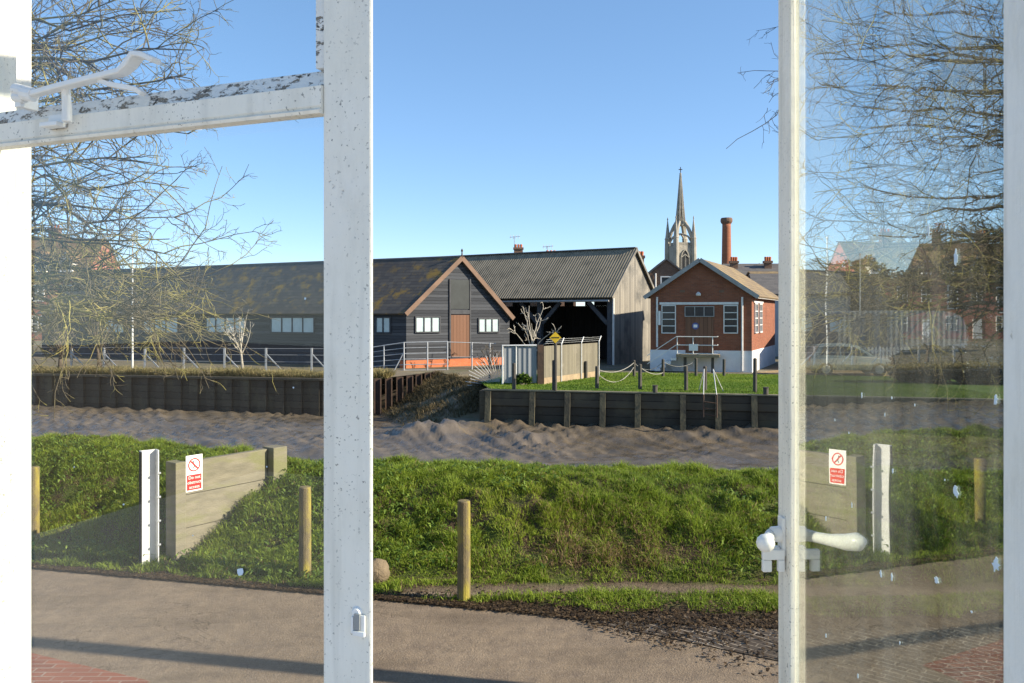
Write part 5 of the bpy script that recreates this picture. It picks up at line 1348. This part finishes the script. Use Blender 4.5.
# ================================================================== TREES
class Tree:
    def __init__(s, seed): s.r = random.Random(seed); s.br = MB(); s.tw = MB(); s.tr = MB()
    def rdir(s, d, lo, hi):
        d = d.normalized(); a = d.cross(V3((s.r.gauss(0, 1), s.r.gauss(0, 1), s.r.gauss(0, 1)))).normalized()
        t = R(s.r.uniform(lo, hi)); return (d * math.cos(t) + a * math.sin(t)).normalized()
    def limb(s, pts, r0, r1, k=7, mb=None):
        n = len(pts); (mb or s.br).tube(pts, [r0 + (r1 - r0) * (i / (n - 1)) ** 0.8 for i in range(n)], k, False)
    def wander(s, p, d, L, n, wob, up):
        pts = [p]; d = d.normalized()
        for i in range(n):
            d = (d + V3((s.r.gauss(0, wob), s.r.gauss(0, wob), s.r.gauss(0, wob) + up))).normalized(); pts.append(pts[-1] + d * (L / n))
        return pts
    def sprout(s, pts, r0, lvl, dens, up, rmin):
        """Side branches along a polyline."""
        L = sum((pts[i + 1] - pts[i]).length for i in range(len(pts) - 1))
        cnt = max(2, int(L * dens[0])) if lvl > 0 else 0
        for c in range(cnt):
            t = s.r.uniform(0.15, 1.0); x = t * (len(pts) - 1); i = min(int(x), len(pts) - 2); p = pts[i].lerp(pts[i + 1], x - i)
            d = s.rdir(pts[i + 1] - pts[i], 22, 62); l = L * s.r.uniform(0.16, 0.42) * (1.15 - 0.6 * t)
            l = max(l, .18)
            q = s.wander(p, d, l, 6 if lvl > 1 else 4, .24, up)
            r = max(r0 * .5 * (1 - .6 * t), rmin)
            if lvl == 1: s.limb(q, r, rmin * .6, 3, s.tw)
            else: s.limb(q, r, max(r * .35, rmin), 5 if r > .03 else 4)
            s.sprout(q, r, lvl - 1, dens[1:] or dens, up * .7, rmin)
    def finish(s, name, base, label, bark, trunk_pts, trunk_r, cat='tree', group=None):
        t = thing(name, base, label, cat, group)
        n = len(trunk_pts); s.tr.tube(trunk_pts, [trunk_r * (1 - .45 * i / (n - 1)) * (1.35 if i == 0 else 1) for i in range(n)], 12)
        s.tr.build('trunk', bark, t, smooth=True)
        if s.br.v: s.br.build('branch', bark, t, smooth=True)
        if s.tw.v: s.tw.build('twigs', bark, t)
        return t
# left tree: trunk out of frame, boughs reaching over the bank
T = Tree(11); tb = V3((-14.5, 14.5, -0.4)); ttop = V3((-13.6, 14.2, 6.5))
tgt = [(165, 15, 12.6), (185, 75, 13.2), (150, 30, 13.8), (120, 0, 12.2), (195, 45, 12.0), (110, 60, 14), (170, 130, 13.0), (110, 110, 12.2), (190, 190, 13.6), (90, 160, 14), (150, 165, 12.6), (170, 235, 12.8), (185, 215, 14.2), (200, 280, 13.4), (150, 275, 12.6), (125, 325, 13.2), (150, 318, 12.4), (185, 318, 14.0), (60, 60, 13), (30, 130, 13), (-60, 60, 14), (-80, -60, 13), (40, -60, 13), (120, -70, 14), (130, 215, 13.2), (165, 255, 12.4), (175, 300, 13.0), (120, 300, 12.4), (190, 318, 12.8), (110, 30, 12.4), (145, 90, 13.6)]
for (px, py, Yq) in tgt:
    e = P(px, py, Yq); s0 = tb.lerp(ttop, min(1.0, max(.35, (e.z + 1.0) / 8.0)))
    m1 = s0.lerp(e, .35) + V3((T.r.uniform(-.4, .4), T.r.uniform(-.6, .6), T.r.uniform(.3, .9))); m2 = s0.lerp(e, .7) + V3((T.r.uniform(-.3, .3), T.r.uniform(-.4, .4), T.r.uniform(-.1, .6)))
    c = [s0, m1, m2, e]; pts = []
    for i in range(11):
        t = i / 10; a1 = c[0].lerp(c[1], t); b1 = c[1].lerp(c[2], t); c1_ = c[2].lerp(c[3], t); a2 = a1.lerp(b1, t); b2 = b1.lerp(c1_, t); q9 = V3((T.r.gauss(0, .10), T.r.gauss(0, .10), T.r.gauss(0, .10))); pts.append(a2.lerp(b2, t) + q9 * (1 if 0 < i else 0))
    T.limb(pts, T.r.uniform(.05, .10), .008)
    T.sprout(pts, .055, 3, [2.8, 4.4, 5.4], -.015, .0040)
T.finish('bare_tree', tb, 'bare winter tree with yellow lichen, boughs reaching in from the left', M['bark_l'], [tb, tb.lerp(ttop, .3) + V3((.15, 0, 0)), tb.lerp(ttop, .65), ttop], .42)
# right tree beyond the casement
T = Tree(23); tb = V3((17.5, 19.5, -0.6)); ttop = V3((16.8, 19.0, 8.5))
tgt = [(788, 100, 18), (786, 55, 19), (793, 130, 18.5), (796, 85, 17.8), (830, 60, 17.5), (850, 20, 19), (870, 90, 18), (850, 150, 19), (880, 195, 18), (900, 60, 17.5), (915, 215, 18), (925, 140, 19), (950, 30, 18), (960, 170, 17.5), (880, 235, 19), (985, 110, 18), (990, 230, 19), (890, -40, 18), (960, -60, 19), (1010, 270, 18.5), (950, 290, 18)]
for (px, py, Yq) in tgt:
    e = P(px, py, Yq); s0 = tb.lerp(ttop, min(1.0, max(.4, (e.z + .2) / 10.0)))
    c = [s0, s0.lerp(e, .35) + V3((0, T.r.uniform(-.6, .6), T.r.uniform(.4, 1.2))), s0.lerp(e, .7) + V3((0, T.r.uniform(-.4, .4), T.r.uniform(0, .8))), e]; pts = []
    for i in range(11):
        t = i / 10; a1 = c[0].lerp(c[1], t); b1 = c[1].lerp(c[2], t); c1_ = c[2].lerp(c[3], t); a2 = a1.lerp(b1, t); b2 = b1.lerp(c1_, t); pts.append(a2.lerp(b2, t) + V3((T.r.gauss(0, .06), T.r.gauss(0, .06), T.r.gauss(0, .06))))
    T.limb(pts, T.r.uniform(.07, .13), .012)
    T.sprout(pts, .06, 3, [1.4, 2.6, 3.6], -.02, .0052)
T.finish('bare_tree', tb, 'dark bare tree seen through the open casement, twig tips in the open gap', M['bark_r'], [tb, tb.lerp(ttop, .3), tb.lerp(ttop, .65) + V3((-.2, 0, 0)), ttop], .45)
def wild_tree(name, label, base, h, r, seed, bark, dens=(1.0, 1.6, 2.0), rmin=.02, nl=14, cat='tree', group=None):
    T = Tree(seed); b = V3(base); top = b + V3((T.r.uniform(-.2, .2), 0, h * .45))
    for i in range(nl):
        a = 2 * math.pi * i / nl + T.r.uniform(-.3, .3); s0 = b.lerp(top, T.r.uniform(.45, 1))
        d = V3((math.cos(a) * T.r.uniform(.4, 1.0), math.sin(a) * T.r.uniform(.4, 1.0), T.r.uniform(.5, 1.4))); pts = T.wander(s0, d, h * T.r.uniform(.42, .6), 7, .12, .05)
        T.limb(pts, r * .5, rmin, 5); T.sprout(pts, r * .35, 2, list(dens), .03, rmin)
    return T.finish(name, b, label, bark, [b, b.lerp(top, .5), top], r, cat, group)
wild_tree('far_tree', 'distant bare tree over the slate roof between its chimneys', P(757, 0, 120).xy[:] + (0,), 11.5, .3, 4, M['bark_far'], (1.0, 1.4), .035)
wild_tree('far_tree', 'distant bare tree right of the slate house, beside the open stile', P(772, 0, 128).xy[:] + (0,), 11.3, .3, 5, M['bark_far'], (1.0, 1.4), .035)
wild_tree('bare_shrub', 'pale leafless shrub standing before the open shed', P(534, 0, 41.5).xy[:] + (0,), 3.5, .07, 8, M['bark_pale'], (2.2, 3.0), .018, 10, 'shrub')
wild_tree('bare_sapling', 'slender leafless sapling beside the wire fence before the barn', P(243, 0, 37.4).xy[:] + (0,), 3.3, .07, 18, M['bark_pale'], (2.0, 2.6), .012, 9, 'sapling')
wild_tree('bare_shrub', 'bristling bare shrub above the fan of spikes', P(490, 0, 35.5).xy[:] + (0,), 1.7, .05, 9, M['bark_far'], (2.2, 3.0), .011, 9, 'shrub')
for i, (px, Yq, h) in enumerate(((60, 39.5, 3.0), (100, 41.5, 3.6), (22, 41, 3.2))):
    wild_tree('hedge_tree', ('low tangled tree under the lichened boughs', 'tangled tree before the far end of the barn', 'tangled tree nearest the white reveal')[i], P(px, 0, Yq).xy[:] + (0,), h, .09, 30 + i, M['bark_far'], (1.8, 2.2), .012, 12)
def bushy(name, label, base, lobes, n, size, c0_, c1_, seed, cat='tree'):
    b = V3(base); t = thing(name, b, label, cat); r = np.random.default_rng(seed); X = []
    k = n // len(lobes)
    for (x, y, z, rx, ry, rz) in lobes:
        d = r.normal(size=(k, 3)); d /= np.linalg.norm(d, axis=1)[:, None]; rad = r.uniform(.45, 1, k) ** .6 * (1 + .35 * fbm(d[:, 0] * 2 + x, d[:, 1] * 2 + d[:, 2], seed, 3))
        X.append(np.array([x, y, z]) + d * rad[:, None] * np.array([rx, ry, rz]))
    X = np.concatenate(X); m = len(X)
    blades('foliage', X + np.array(b), r.uniform(.5, 1.2, m) * size, r.uniform(.5, 1.0, m) * size, r.uniform(.5, 2.2, m), lerp_t(c0_, c1_, r.random(m)), M['blade'], parent=t, seed=seed, flat=.4)
    mb = MB(); mb.tube([b, b + V3((.1, 0, lobes[0][2]))], [.25, .08], 8); mb.build('trunk', M['bark_far'], t)
def gp(px, Y): q = P(px, 0, Y); return (q.x, q.y, 0)
bushy('evergreen_tree', 'dark evergreen tree behind the arched shed', gp(905, 62), [(0, 0, 3.4, 3.2, 2.6, 3.0), (-2.5, 0, 3, 2.4, 2, 2.6), (2.6, .5, 3.8, 2.6, 2.2, 3.0)], 16000, .26, (.022, .035, .012), (.06, .075, .028), 3)
bushy('evergreen_tree', 'dark evergreen tree close behind the right edge of the brick building', gp(838, 66), [(0, 0, 4, 3.0, 2.4, 3.6), (-1.6, 0, 5.6, 1.6, 1.4, 1.8), (2.2, 0, 5, 2, 1.6, 2.6)], 12000, .26, (.022, .035, .012), (.06, .075, .028), 13)
bushy('evergreen_tree', 'broad evergreen tree right of the balcony house', gp(1010, 50), [(0, 0, 4, 3.4, 2.6, 3.8), (-2, 0, 6, 2.2, 2, 2.4)], 12000, .26, (.022, .035, .012), (.06, .075, .028), 4)
bushy('dark_hedge', 'dark hedge along the right end of the lawn', gp(925, 33), [(0, 0, .7, 1.6, .7, .9), (2.2, -.3, .7, 1.7, .7, .95), (4.4, -.7, .8, 1.7, .7, 1.0)], 12000, .12, (.025, .03, .014), (.07, .06, .03), 6, 'hedge')
bushy('green_tuft', 'small green tuft of weeds at the foot of the grey sheet gate', gp(523, 32.2), [(0, 0, .18, .3, .2, .26)], 500, .12, (.05, .10, .015), (.12, .2, .03), 7, 'plant')
